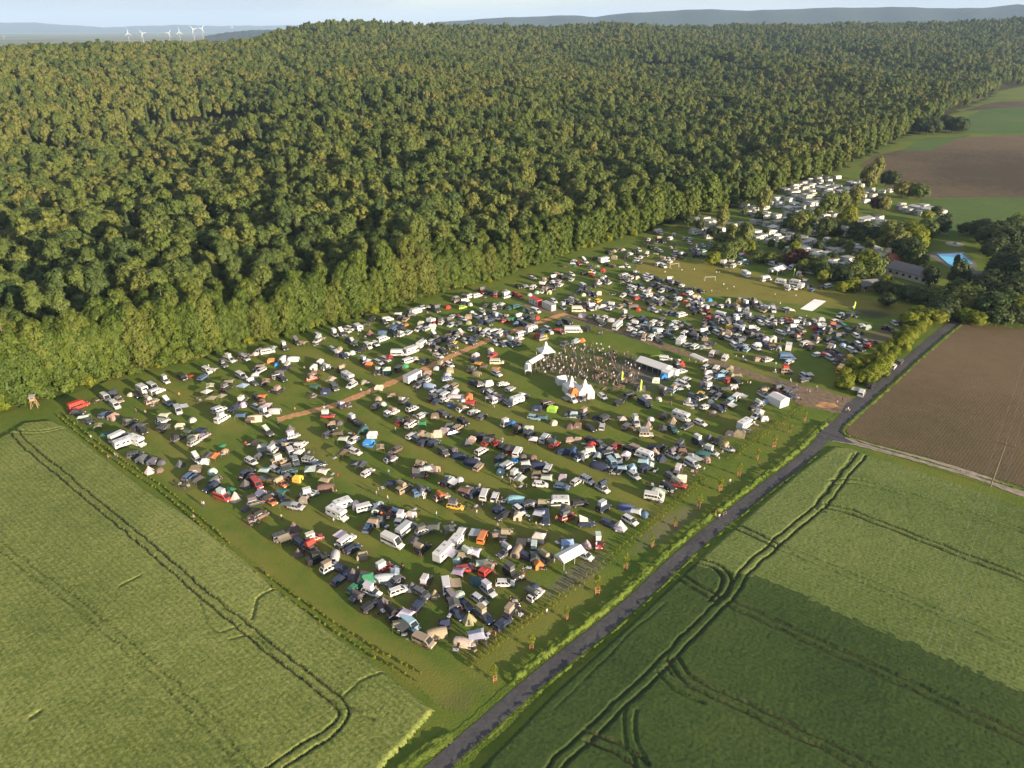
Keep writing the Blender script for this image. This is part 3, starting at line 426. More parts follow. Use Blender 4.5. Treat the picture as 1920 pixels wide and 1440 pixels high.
ridge_hill('far_hills', [(820, 42), (900, 38), (960, 34), (1020, 33), (1080, 31), (1110, 34), (1160, 29), (1240, 24), (1340, 21), (1400, 24), (1500, 20), (1620, 18), (1700, 18), (1790, 20), (1840, 19), (1875, 14), (1900, 13), (1930, 18), (2050, 20), (2300, 24), (2600, 30)], 9500, 2500)
ridge_hill('far_hills', [(-500, 44), (-200, 42), (0, 43), (70, 43.5), (110, 46), (190, 51), (240, 50), (330, 47), (420, 49), (520, 48), (640, 48), (760, 50), (860, 52)], 26000, 8000)
ridge_hill('far_hills', [(380, 66), (420, 60), (470, 56), (520, 55), (600, 56)], 7500, 1800)

# ------------------------------------------------------------------ flat sheets laid on the ground
def inpoly(px, py, poly):
    x, y = px, py; c = np.zeros(x.shape, bool); n = len(poly)
    for i in range(n):
        x0, y0 = poly[i]; x1, y1 = poly[i - 1]
        if y0 == y1: continue
        t = ((y0 > y) != (y1 > y)) & (x < (x1 - x0) * (y - y0) / (y1 - y0) + x0); c ^= t
    return c
def dseg(x, y, line, closed=False):
    d = np.full(x.shape, 1e9); n = len(line)
    for i in range(n if closed else n - 1):
        ax, ay = line[i]; bx, by = line[(i + 1) % n]; L2 = (bx - ax) ** 2 + (by - ay) ** 2 + 1e-9
        t = np.clip(((x - ax) * (bx - ax) + (y - ay) * (by - ay)) / L2, 0, 1)
        d = np.minimum(d, np.hypot(x - ax - t * (bx - ax), y - ay - t * (by - ay)))
    return d
def smooth_line(p, n=6):
    out = []
    for i in range(len(p) - 1):
        p0, p1, p2, p3 = p[max(i - 1, 0)], p[i], p[i + 1], p[min(i + 2, len(p) - 1)]
        for k in range(n):
            t = k / n
            out.append(tuple(.5 * (2 * b + (c - a) * t + (2 * a - 5 * b + 4 * c - d) * t * t + (3 * b - a - 3 * c + d) * t ** 3) for a, b, c, d in zip(p0, p1, p2, p3)))
    out.append(tuple(p[-1])); return out
def vnoise(x, y, s, seed=0):
    """cheap value noise"""
    rg = np.random.default_rng(seed); T = rg.random((256, 256)); u, v = x / s, y / s
    i, j = np.floor(u).astype(int), np.floor(v).astype(int); fu, fv = u - i, v - j; fu = fu * fu * (3 - 2 * fu); fv = fv * fv * (3 - 2 * fv)
    g = lambda a, b: T[a % 256, b % 256]
    return (g(i, j) * (1 - fu) + g(i + 1, j) * fu) * (1 - fv) + (g(i, j + 1) * (1 - fu) + g(i + 1, j + 1) * fu) * fv
def gridmesh(name, inside, zfun, bounds, res, mat, matfun=None, mats=None):
    x0, x1, y0, y1 = bounds; xs = np.arange(x0, x1, res); ys = np.arange(y0, y1, res)
    X, Y = np.meshgrid(xs, ys)
    jx, jy = (RNG.random(X.shape) - .5) * res * .6, (RNG.random(X.shape) - .5) * res * .6
    X = X + jx; Y = Y + jy
    I = inside(X, Y); Z = np.zeros(X.shape); Z[I] = zfun(X[I], Y[I])
    q = I[:-1, :-1] & I[:-1, 1:] & I[1:, 1:] & I[1:, :-1]
    nx = len(xs); idx = np.arange(X.size).reshape(X.shape)
    f = np.stack([idx[:-1, :-1][q], idx[:-1, 1:][q], idx[1:, 1:][q], idx[1:, :-1][q]], -1)
    used = np.unique(f); mp = np.full(X.size, -1); mp[used] = np.arange(len(used)); f = mp[f]
    V = np.stack([X.reshape(-1)[used], Y.reshape(-1)[used], Z.reshape(-1)[used]], -1)
    me = bpy.data.meshes.new(name); me.vertices.add(len(V)); me.vertices.foreach_set('co', V.reshape(-1)); me.loops.add(f.size); me.loops.foreach_set('vertex_index', f.reshape(-1))
    me.polygons.add(len(f)); me.polygons.foreach_set('loop_start', np.arange(0, f.size, 4)); pass
    for m_ in (mats or [mat]): me.materials.append(MAT[m_])
    me.update(calc_edges=True)
    if matfun is not None:
        c = V[f].mean(1); me.polygons.foreach_set('material_index', matfun(c[:, 0], c[:, 1]).astype(int).tolist())
    me.validate(); return link(name, me)
def bnd(poly, m=1): a = np.array(poly); return (a[:, 0].min() - m, a[:, 0].max() + m, a[:, 1].min() - m, a[:, 1].max() + m)
def sheet(name, poly, z, mat, res=None, kind='structure', rag=0.0):
    """flat sheet with a slightly ragged border"""
    out = []; n = len(poly)
    for i in range(n):
        a, b = poly[i], poly[(i + 1) % n]; L_ = math.hypot(b[0] - a[0], b[1] - a[1]); k = max(1, int(L_ / 1.5)) if rag else 1
        for j in range(k):
            t = j / k; out.append((a[0] + (b[0] - a[0]) * t + random.uniform(-rag, rag), a[1] + (b[1] - a[1]) * t + random.uniform(-rag, rag), z))
    b = MB(); b.add(out, [tuple(range(len(out)))], mat); return tag(link(name, b.mesh(name)), kind=kind)
def ribbon(name, line, w, z, mat, rag=0.0, zf=None):
    line = smooth_line(line, 8); vs = []; w = w if callable(w) else (lambda t, ww=w: ww)
    # even steps
    L_ = [0]; [L_.append(L_[-1] + math.dist(line[i], line[i + 1])) for i in range(len(line) - 1)]
    n = max(4, int(L_[-1] / 1.2)); ax = np.interp(np.linspace(0, L_[-1], n), L_, [p[0] for p in line]); ay = np.interp(np.linspace(0, L_[-1], n), L_, [p[1] for p in line])
    for i in range(n):
        j0, j1 = max(i - 1, 0), min(i + 1, n - 1); dx, dy = ax[j1] - ax[j0], ay[j1] - ay[j0]; l = math.hypot(dx, dy) or 1; nx_, ny_ = -dy / l, dx / l; h = w(i / n) / 2
        a, c = h + random.uniform(-rag, rag), h + random.uniform(-rag, rag)
        vs += [(ax[i] + nx_ * a, ay[i] + ny_ * a, z), (ax[i], ay[i], z + .01), (ax[i] - nx_ * c, ay[i] - ny_ * c, z)]
    b = MB(); fs = []
    for i in range(n - 1): k = i * 3; fs += [(k + 1, k, k + 3, k + 4), (k + 2, k + 1, k + 4, k + 5)]
    b.add(vs, fs, mat); return tag(link(name, b.mesh(name)), kind='structure')
def nearr(p0, extra=0): return p0
# crops as real stands of 0.7-0.9 m, with the wheel tracks pressed into them
def crop(name, poly, h, res, mat, tracks, matfun=None, mats=None):
    poly = [tuple(p) for p in poly]
    def ins(X, Y): return inpoly(X, Y, poly)
    def zf(x, y):
        d = dseg(x, y, poly, True); e = np.clip(d / .9, 0, 1); e = e * e * (3 - 2 * e)
        z = h * (1 + .1 * (vnoise(x, y, 9, 1) - .5)) + .09 * (RNG.random(x.shape) - .5)
        for line, w, dep in tracks:
            t = dseg(x + .5 * (vnoise(x, y, 2.5, 5) - .5), y + .5 * (vnoise(x, y, 2.5, 6) - .5), line); g = np.clip((t - w * .5) / (.2 if w > .31 else .14), 0, 1); z = z * (1 - dep * (1 - g))
        return np.maximum(z * e, 0) + .03 * e - .05 * (1 - e) + .04
    mats = list(mats or [mat])
    def mf(x, y):
        i = matfun(x, y) if matfun else np.zeros(len(x), int); x2 = x + .5 * (vnoise(x, y, 2.5, 5) - .5); y2 = y + .5 * (vnoise(x, y, 2.5, 6) - .5)
        for line, w, dep in tracks:
            if dep > .76: i[dseg(x2, y2, line) < w * .5 + .1 * dep] = len(mats)
        return i
    o = gridmesh(name, ins, zf, bnd(poly), res, mat, mf, mats + ['rut_ground']); return tag(o, kind='structure')
def offs(line, d):
    out = []
    for i, p in enumerate(line):
        a, b = line[max(i - 1, 0)], line[min(i + 1, len(line) - 1)]; dx, dy = b[0] - a[0], b[1] - a[1]; l = math.hypot(dx, dy) or 1
        out.append((p[0] - dy / l * d, p[1] + dx / l * d))
    return out
def ruts(s, gap=1.9, w=.45, dep=.95):
    l = smooth_line(GL(pts(s), .4), 5); return [(offs(l, gap / 2), w, dep), (offs(l, -gap / 2), w, dep)]
def rut(s, w=.5, dep=.8): w *= .5; dep *= .85; return [(smooth_line(GL(pts(s), .4), 5), w, dep)]
left_poly = GL(pts('-60,832 0,820 46,792 98,787 123,798 170,836 215,872 267,911 355,967 442,1034 519,1101 612,1173 676,1222 740,1270 817,1330 770,1385 730,1425 690,1480 300,1560 -150,1560 -230,1200 -160,900'), .4)
crop('wheat_field', left_poly, .6, .3, 'wheat_pale',
     ruts('20,800 46,833 110,885 170,936 230,985 288,1034 370,1104 452,1173 540,1243 620,1306 645,1335 625,1368 575,1402 500,1450', 1.8, .18, .78) +
     ruts('-20,1010 80,1085 170,1152 230,1205 288,1255 370,1335 447,1420 480,1480', 1.7, .12, .5) + rut('473,1162 483,1127 500,1112 519,1103', .6, .8) +
     rut('370,1120 395,1075 430,1048 460,1035', .3, .0) + rut('372,1120 400,1185 452,1173', .35, .4) + rut('430,1200 480,1195 520,1245', .3, .5) + rut('640,1310 690,1270 740,1258', .3, .6) + rut('640,1312 700,1350', .4, .6) +
     rut('60,1345 75,1335', 1.2, .8) + rut('228,1100 262,1080', .6, .7) + ruts('-40,800 60,812 130,800', 1.6, .2, .5))
right_poly = GL(pts('1562,836 1590,838 1640,856 1700,873 1800,908 1920,950 2100,1010 2150,1500 1700,1560 890,1560 895,1440 950,1385 1033,1300 1185,1163 1316,1040 1444,928 1500,880'), .4)
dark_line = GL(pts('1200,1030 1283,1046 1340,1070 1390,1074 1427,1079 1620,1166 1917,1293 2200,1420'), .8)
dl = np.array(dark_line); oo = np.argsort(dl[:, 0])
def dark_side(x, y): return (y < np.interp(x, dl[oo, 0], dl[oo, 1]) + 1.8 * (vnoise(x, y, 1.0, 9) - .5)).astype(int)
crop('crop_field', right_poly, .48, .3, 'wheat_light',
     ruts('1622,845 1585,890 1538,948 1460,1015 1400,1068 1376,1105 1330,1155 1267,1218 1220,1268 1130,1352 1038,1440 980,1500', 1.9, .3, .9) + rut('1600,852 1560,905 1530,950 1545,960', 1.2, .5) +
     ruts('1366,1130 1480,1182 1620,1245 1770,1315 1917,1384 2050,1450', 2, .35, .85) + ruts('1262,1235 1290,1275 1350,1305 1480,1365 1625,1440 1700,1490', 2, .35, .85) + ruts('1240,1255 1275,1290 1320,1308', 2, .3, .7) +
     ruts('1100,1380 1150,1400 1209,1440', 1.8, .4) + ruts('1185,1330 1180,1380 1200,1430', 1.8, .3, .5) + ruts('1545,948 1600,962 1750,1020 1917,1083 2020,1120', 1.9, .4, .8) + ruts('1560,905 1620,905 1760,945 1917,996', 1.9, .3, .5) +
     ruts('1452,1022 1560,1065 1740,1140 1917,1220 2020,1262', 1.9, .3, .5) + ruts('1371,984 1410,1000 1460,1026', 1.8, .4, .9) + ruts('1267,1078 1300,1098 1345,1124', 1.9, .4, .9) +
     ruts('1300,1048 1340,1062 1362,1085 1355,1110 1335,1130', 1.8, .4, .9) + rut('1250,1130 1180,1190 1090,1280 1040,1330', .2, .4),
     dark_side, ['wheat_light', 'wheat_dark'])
# ploughed field and the far fields
soil_poly = GL(pts('1583,802 1612,770 1645,740 1739,657 1799,610 1818,606 1920,616 2150,640 2300,1040 1920,915 1739,859 1628,830 1590,818'))
gridmesh('ploughed_field', lambda X, Y: inpoly(X, Y, soil_poly), lambda x, y: .09 + .045 * RNG.random(x.shape), bnd(soil_poly), .45, 'soil')['kind'] = 'structure'
def farsheet(name, s, z, mat): sheet(name, GL(pts(s)), z, mat, rag=.5)
pass
farsheet('field', '1735,248 1800,226 1840,207 1876,193 1960,190 2200,210 2200,260 1960,250 1800,250', .06, 'meadow')
farsheet('field', '1800,210 1845,196 1880,190 1960,188 1960,200 1870,203', .12, 'soil_far')
farsheet('field', '1690,283 1735,258 1800,256 1820,252 1790,265 1745,282', .08, 'meadow')
farsheet('field', '1745,282 1800,258 1960,252 2250,262 2250,300 1960,292', .1, 'soil_far')
farsheet('field', '1610,310 1640,292 1690,281 1920,289 2300,310 2300,395 1920,370 1720,372 1700,365 1660,345', .05, 'soil_far')
farsheet('field', '1725,374 1920,370 2300,394 2300,440 1920,395 1850,420 1780,440 1740,420', .06, 'meadow')
farsheet('playing_field', '1195,492 1240,484 1310,490 1380,502 1430,515 1500,535 1560,545 1640,556 1730,580 1690,585 1600,578 1500,572 1420,560 1330,555 1250,535 1190,510', .05, 'pitch')
sheet('yard', GL(pts('1640,545 1660,470 1680,440 1690,470 1670,545')), .05, 'shingle', rag=.5)
LANES = ['640,677 690,693 733,710', '723,720 790,742 857,767 910,800 960,828', '760,742 843,773 910,807 1010,833 1077,872 1135,900 1218,955 1250,975', '760,820 843,882 910,903 960,915', '565,800 600,840 629,873 692,908 754,929 800,950',
 '893,750 943,782 1010,797 1050,800', '308,732 360,750 392,770 442,805', '273,797 310,822 346,853 380,880', '555,655 590,668 610,690 600,730', '1040,757 1100,785 1180,800 1260,830 1320,850', '1230,740 1300,760 1400,800', '480,870 500,900 560,960 640,1000 700,1010',
 '860,960 930,975 1000,1000 1060,1010 1110,1000', '420,1010 500,1090 600,1160 700,1220 830,1290', '1460,565 1400,552 1300,538', '1160,565 1290,590 1400,600', '900,1250 1000,1180 1100,1090', '600,1030 660,1080 740,1100 830,1110', '990,780 960,760 920,740 880,725', '300,860 350,905 400,940', '1480,700 1400,690 1330,665']
def camp_meadow():
    poly = GL(pts('95,772 250,885 520,1095 700,1235 815,1326 870,1345 905,1318 1150,1115 1390,920 1555,775 1600,740 1660,700 1760,612 1790,560 1640,545 1440,480 1300,430 1220,436 1090,478 950,522 830,552 700,592 560,630 440,657 310,692 190,717 100,748'))
    o = gridmesh('camp_meadow', lambda X, Y: inpoly(X, Y, poly), lambda x, y: .03 + .0 * x, bnd(poly), .9, 'camp_grass'); me = o.data; co = np.empty(len(me.vertices) * 3); me.vertices.foreach_get('co', co); x, y = co[0::3], co[1::3]
    lane_ = np.zeros(len(x))
    for s in LANES: lane_ = np.maximum(lane_, np.clip(1.25 - dseg(x, y, smooth_line(GL(pts(s)), 4)) / 4.2, 0, 1))
    # wheel tracks inside the lanes
    for s in LANES:
        dd = dseg(x, y, smooth_line(GL(pts(s)), 4)); lane_ = np.maximum(lane_, np.clip(1.5 - np.abs(dd - 1.0) / .6, 0, 1.3))
    tread = np.zeros(len(x))
    for (ox, oy), s_, txt in TILES:
        for t in txt.split():
            m_ = re.match(r'(\d+),(\d+)([A-Za-z])', t)
            if m_ and m_.group(3) in 'cvVMokCubgf':
                gx, gy = G(ox + float(m_.group(1)) / s_, oy + float(m_.group(2)) / s_); k = (np.abs(x - gx) < 5) & (np.abs(y - gy) < 5); tread[k] = np.maximum(tread[k], np.clip(1.1 - np.hypot(x[k] - gx, y[k] - gy) / 3.6, 0, .75))
    me.attributes.new('lane', 'FLOAT', 'POINT').data.foreach_set('value', lane_.astype(np.float32)); me.attributes.new('tread', 'FLOAT', 'POINT').data.foreach_set('value', tread.astype(np.float32)); o['kind'] = 'structure'
camp_meadow()
# lane, farm track, camp tracks
lane = GL(pts('700,1560 826,1435 920,1352 1022,1263 1171,1144 1300,1024 1435,915 1500,866 1548,820 1600,768 1640,732 1700,680 1760,628 1790,606 1815,597 1860,600'))
ribbon('road', lane, lambda t: 3.15 + 1.2 * max(0, (t - .55)) + 2.6 * math.exp(-((t - .605) / .02) ** 2), .1, 'asphalt', .07)
ribbon('road_verge', lane, lambda t: 6.2 + (2 if t > .6 else 0), .05, 'verge', .3)
sheet('road_junction', GL(pts('1530,818 1556,790 1582,802 1582,820 1602,833 1580,830 1556,826')), .13, 'asphalt', rag=.15)
ribbon('path', GL(pts('1560,822 1600,829 1660,845 1740,866 1830,893 1920,926 2100,985')), 3.4, .11, 'gravel', .25)
ribbon('dirt_track', GL(pts('1585,765 1540,745 1480,722 1420,706 1350,683 1290,664 1230,645 1160,622 1100,602 1050,588 1000,575 985,570')), 4.6, .07, 'dirt', .35)
ribbon('dirt_track', GL(pts('1060,588 1010,605 960,622 910,641 860,662 800,690 740,715 690,736 620,762 560,777 520,787')), 3.0, .09, 'clay', .4)
sheet('dirt_yard', GL(pts('1490,722 1540,728 1575,742 1600,745 1585,775 1560,775 1530,765 1500,760 1480,745')), .08, 'dirt', rag=.4)
sheet('dirt_heap_ground', GL(pts('1528,762 1540,755 1566,756 1572,762 1560,766 1540,765')), .13, 'clay', rag=.3)
# tall growth along the road: a raised, uneven strip
def tall_strip(name, s, w, h, mat='verge'):
    line = smooth_line(GL(pts(s), h * .5), 4) if isinstance(s, str) else s
    def ins(X, Y): return dseg(X, Y, line) < w / 2 + .5 * (vnoise(X, Y, 1.3, 3) - .5)
    def zf(x, y): return .03 + h * np.clip(1.15 - (dseg(x, y, line) / (w / 2)) ** 2, .05, 1) * (.45 + .8 * vnoise(x, y, .9, 4)) + .35 * h * RNG.random(x.shape)
    return tag(gridmesh(name, ins, zf, bnd(line, w), .28, mat), kind='structure')
lane_s = smooth_line(lane, 6); lc = [p for p in lane_s if 84 < p[1] < 181]
tall_strip('verge_growth', offs([p for p in lc if p[1] > 88], 3.0), 2.1, .7)
tall_strip('verge_growth', offs([p for p in lane_s if 60 < p[1] < 168], -2.1), .7, .35)
tall_strip('verge_growth', '1590,818 1581,806 1612,776 1650,743 1740,661 1797,613 1815,607 1920,616', 1.4, .3)
tall_strip('verge_growth', '1592,820 1630,834 1740,865 1920,920', .8, .3)
tall_strip('verge_growth', '690,1500 740,1455 790,1412 835,1385', 3.2, .4)
# ------------------------------------------------------------------ trees
def quads(C, N_, size, rg, mat, verts=None):
    """leaf clumps: one small bent face pair per centre C with normal N_"""
    n = len(C); r = rg.normal(size=(n, 3)); t = np.cross(N_, r); t /= np.linalg.norm(t, axis=1)[:, None] + 1e-9; b = np.cross(N_, t)
    s = size * rg.uniform(.6, 1.3, (n, 1)); s2 = s * rg.uniform(.55, 1, (n, 1))
    P = np.stack([C - t * s, C - b * s2 + N_ * s * .15, C + t * s, C + b * s2 - N_ * s * .2], 1).reshape(-1, 3)
    return P, np.arange(n * 4).reshape(n, 4)
def ico(c, r, rg, sub=1):
    t = (1 + 5 ** .5) / 2
    v = np.array([(-1, t, 0), (1, t, 0), (-1, -t, 0), (1, -t, 0), (0, -1, t), (0, 1, t), (0, -1, -t), (0, 1, -t), (t, 0, -1), (t, 0, 1), (-t, 0, -1), (-t, 0, 1)]) / math.hypot(1, t)
    f = np.array([(0, 11, 5), (0, 5, 1), (0, 1, 7), (0, 7, 10), (0, 10, 11), (1, 5, 9), (5, 11, 4), (11, 10, 2), (10, 7, 6), (7, 1, 8), (3, 9, 4), (3, 4, 2), (3, 2, 6), (3, 6, 8), (3, 8, 9), (4, 9, 5), (2, 4, 11), (6, 2, 10), (8, 6, 7), (9, 8, 1)])
    return v * np.array(r) * rg.uniform(.85, 1.1, (12, 1)) + np.array(c), f
def mesh_np(name, parts, mat):
    V = np.concatenate([p[0] for p in parts]); F_ = []; k = 0
    for p, f in parts: F_ += (np.asarray(f) + k).tolist(); k += len(p)
    me = bpy.data.meshes.new(name); me.from_pydata(V.tolist(), [], F_); me.materials.append(MAT[mat]); me.update(); return me
def crown_broad(name, H, z0, rad, nl, nq, qs, seed, mat, skew=1.0):
    """a broad crown: lobes of leaf clumps spread through its volume, H = top, z0 = lowest foliage"""
    rg = np.random.default_rng(seed); parts = []; lob = []
    cz = (H + z0) / 2; hz = (H - z0) / 2
    for i in range(nl):
        a = i * 2.399 + rg.uniform(-.4, .4); u = 1 - 1.75 * (i + .5) / nl; u += rg.uniform(-.08, .08); q = math.sqrt(max(0, 1 - u * u))
        rr = rad * rg.uniform(.55, .82); c = np.array([math.cos(a) * q * rr, math.sin(a) * q * rr, cz + u * hz * .72])
        lr = rad * rg.uniform(.22, .4); lob.append((c, lr))
    lob.append((np.array([0, 0, cz + hz * .25]), rad * .62)); lob.append((np.array([0, 0, cz - hz * .3]), rad * .55))
    for c, r in lob: parts.append(ico(c, (r * .78, r * .78, r * .78 * skew), rg))
    tot = sum(r * r for _, r in lob); Cs, Ns = [], []
    for c, r in lob:
        k = int(nq * r * r / tot); d = rg.normal(size=(k, 3)); d[:, 2] += .25; d /= np.linalg.norm(d, axis=1)[:, None]
        p = c + d * r * rg.uniform(.85, 1.18, (k, 1)) * np.array([1, 1, skew])
        ok = np.ones(k, bool)
        for c2, r2 in lob:
            if c2 is not c: ok &= np.linalg.norm(p - c2, axis=1) > r2 * .75
        Cs.append(p[ok]); cd_ = (p[ok] - np.array([0, 0, cz - hz * .3])) / np.array([rad, rad, hz]); n = d[ok] * .55 + cd_ * .6 + rg.normal(size=(ok.sum(), 3)) * .22; Ns.append(n / np.linalg.norm(n, axis=1)[:, None])
    parts.append(quads(np.concatenate(Cs), np.concatenate(Ns), qs, rg, mat))
    return mesh_np(name, parts, mat)
def crown_conifer(name, H, z0, rad, nq, qs, seed, mat):
    rg = np.random.default_rng(seed); parts = []; t = rg.random(nq) ** .8; z = z0 + (H - z0) * t; tier = 1 - .25 * ((z * .7) % 1.0)
    r = rad * (1 - t) ** .85 * tier * rg.uniform(.6, 1.05, nq) + .1; a = rg.uniform(0, 6.283, nq)
    C = np.stack([r * np.cos(a), r * np.sin(a), z], 1); n = np.stack([np.cos(a), np.sin(a), np.full(nq, .75)], 1) + rg.normal(size=(nq, 3)) * .35; n /= np.linalg.norm(n, axis=1)[:, None]
    k = 8; rows = [(z0, rad * .7), (z0 + (H - z0) * .5, rad * .36), (H, .05)]; V = np.array([(q * math.cos(i * 6.283 / k), q * math.sin(i * 6.283 / k), zz) for zz, q in rows for i in range(k)])
    f = [(j * k + i, j * k + (i + 1) % k, (j + 1) * k + (i + 1) % k, (j + 1) * k + i) for j in range(2) for i in range(k)]
    parts.append((V, f)); parts.append(quads(C, n, qs, rg, mat)); return mesh_np(name, parts, mat)
def trunk_mesh(H, r, seed, limbs=5):
    rg = random.Random(seed); b = MB(); p = (0, 0, -1.5); top = (rg.uniform(-.4, .4), rg.uniform(-.4, .4), H)
    b.cyl(p, (0, 0, H * .35), r * 1.25, 'bark', 7, r); b.cyl((0, 0, H * .35), top, r, 'bark', 7, r * .35)
    for i in range(limbs):
        z = H * rg.uniform(.4, .85); a = rg.uniform(0, 6.28); l = H * rg.uniform(.15, .25); b.cyl((0, 0, z), (math.cos(a) * l, math.sin(a) * l, z + l * .7), r * .4, 'bark', 5, r * .12)
    return b.mesh('trunk')
NEAR = {  # crown meshes for trees one can tell apart, normalised near their real size
 'broad': [crown_broad('crown', H_, 8, r_, n_, 4800, .38, 100 + i, 'leaf') for i, (H_, r_, n_) in enumerate(((25, 4.9, 28), (28, 4.0, 26), (22, 5.7, 34), (26, 4.6, 20), (23, 5.1, 32), (27, 5.2, 36)))],
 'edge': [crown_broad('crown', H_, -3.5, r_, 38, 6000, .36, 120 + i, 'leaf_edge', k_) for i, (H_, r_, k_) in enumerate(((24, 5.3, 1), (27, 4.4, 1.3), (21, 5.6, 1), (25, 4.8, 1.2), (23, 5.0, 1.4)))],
 'olive': [crown_broad('crown', 25, 6, 5.0, 24, 3600, .38, 140 + i, 'leaf_olive', 1.2) for i in range(2)],
 'conifer': [crown_conifer('crown', 26, 4, 3.4, 2200, .42, 150 + i, 'leaf_conifer') for i in range(2)],
}
TRUNK = [trunk_mesh(20, .35, i) for i in range(3)]
def forest_points():
    """jittered lattice over the wooded land in view: x, y, z, scale, kind"""
    out = []
    for (d0, d1, sp) in ((230, 900, 7.8), (900, 1700, 9.0), (1700, 3300, 11.5)):
        xs = np.arange(-d1 * .85, d1 * .85, sp); ys = np.arange(120, d1, sp * .87); X, Y = np.meshgrid(xs, ys); X[1::2] += sp / 2
        X = X + RNG.uniform(-.36, .36, X.shape) * sp; Y = Y + RNG.uniform(-.36, .36, Y.shape) * sp
        a = np.arctan2(X, Y); d = np.hypot(X, Y); r = np.interp(a, rA, rD)
        ok = (d > edge_d(a) + 13.0) & (d >= d0) & (d < d1) & (np.abs(a) < .69) & (d < r + 260)
        out.append(np.stack([X[ok], Y[ok], np.full(ok.sum(), sp)], 1))
    for az in np.arange(-.69, .5, .0115):      # a closer, staggered outer line
        for k in range(2): dd_ = edge_d(az) + 2.5 + k * 6 + RNG.uniform(-1.5, 1.5); a_ = az + RNG.uniform(-.004, .004); out.append(np.array([[dd_ * math.sin(a_), dd_ * math.cos(a_), 8.8]]))
    P = np.concatenate(out); x, y, sp = P.T; z = height(x, y); a = np.arctan2(x, y); d = np.hypot(x, y); de = d - edge_d(a)
    big = vnoise(x + 5000, y, 130, 21); n2 = vnoise(x + 5000, y, 28, 22)
    s = .72 + .36 * n2 + RNG.uniform(-.14, .18, len(x)) + .12 * (vnoise(x + 5000, y, 300, 23) - .5); s *= np.where(sp > 8, sp / 8.0, 1) ** .6
    kind = np.zeros(len(x), int)                       # 0 broad 1 edge 2 olive 3 conifer
    kind[(RNG.random(len(x)) < .07)] = 2; kind[(big > .72) & (RNG.random(len(x)) < .6)] = 2
    con = vnoise(x + 9000, y, 170, 31); kind[(con > .6) & (RNG.random(len(x)) < .16) & (de > 60)] = 3; kind[(RNG.random(len(x)) < .04) & (de > 60)] = 3
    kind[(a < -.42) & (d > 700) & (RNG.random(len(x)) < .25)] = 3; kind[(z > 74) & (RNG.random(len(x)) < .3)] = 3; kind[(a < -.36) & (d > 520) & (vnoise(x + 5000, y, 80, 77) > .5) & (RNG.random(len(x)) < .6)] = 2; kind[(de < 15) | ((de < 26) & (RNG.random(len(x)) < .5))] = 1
    # low trees put in so shade gathers in hollows and clearings
    low = np.zeros(len(x), bool)
    for (ax, ay, rx, ry) in ((-305, 760, 110, 62), (-165, 800, 95, 50), (-215, 590, 40, 22), (-60, 690, 60, 25), (-280, 420, 22, 12), (-60, 470, 20, 11), (60, 560, 24, 12), (180, 900, 60, 20), (-420, 640, 40, 26), (330, 1500, 120, 60), (560, 1900, 150, 60), (700, 1800, 180, 50)):
        low |= ((x - ax) / rx) ** 2 + ((y - ay) / ry) ** 2 < 1 + .8 * (vnoise(x + 5000, y, 25, 61) - .5)
    s[low] *= .36; kind[low & (RNG.random(len(x)) < .15)] = 3
    s *= np.where(de < 11, .74 + .26 * RNG.random(len(x)), 1); s = np.where(kind == 3, s * .92, s)
    gap = (vnoise(x + 5000, y, 13, 44) > .86) & (de > 12)
    keep = ~gap; return x[keep], y[keep], z[keep], s[keep], kind[keep], d[keep]
fx, fy, fz, fs_, fk, fd = forest_points()
order = np.argsort(fd); single = order[:300]; rest = order[300:]
KN = ['broad', 'edge', 'olive', 'conifer']
TL = {'broad': ('broadleaf_tree', 'tall green broadleaf tree standing inside the dense forest behind its outermost trees', 'trees inside the near forest'),
      'edge': ('forest_edge_tree', 'sunlit yellow-green tree leafy to the ground on the outermost line of the forest', 'trees along the forest edge'),
      'olive': ('olive_tree', 'tall olive-brown tree among greener crowns in the near forest', 'olive-brown trees of the near forest'),
      'conifer': ('spruce_tree', 'dark pointed conifer standing among the broadleaf crowns of the near forest', 'conifers of the near forest')}
for i in single:
    k = KN[fk[i]]; nm, lab, grp = TL[k]; s = float(fs_[i]); root = link(nm, None, loc=(fx[i], fy[i], fz[i]), rz=random.uniform(0, 6.28), scale=(s, s, s * random.uniform(.9, 1.1)))
    tag(root, lab, 'tree', grp); root.name = 'broadleaf_tree' if k == 'olive' else nm
    link('crown', random.choice(NEAR[k]), root); link('trunk', random.choice(TRUNK), root)
# everything behind them reads as one mass of crowns
FAR = [crown_broad('far_crown', H_, 9, r_, n_, 1600, .58, 200 + i, 'leaf') for i, (H_, r_, n_) in enumerate(((25, 5.0, 22), (28, 3.9, 20), (22, 5.9, 28), (25, 4.6, 16), (23, 5.1, 26), (27, 5.3, 30)))] + [crown_broad('far_crown', 24, -3, 5.2, 24, 1900, .58, 220 + i, 'leaf_edge') for i in range(3)] + \
      [crown_broad('far_crown', 25, 7, 4.8, 14, 1000, .6, 240 + i, 'leaf_olive', 1.2) for i in range(2)] + [crown_conifer('far_crown', 26, 4, 3.3, 700, .62, 250 + i, 'leaf_conifer') for i in range(2)]
RNGK = {0: (0, 6), 1: (6, 3), 2: (9, 2), 3: (11, 2)}
src = bpy.data.collections.new('forest_sources'); FO = []
for i, me in enumerate(FAR):
    o = bpy.data.objects.new('far_crown_%02d' % i, me); src.objects.link(o)
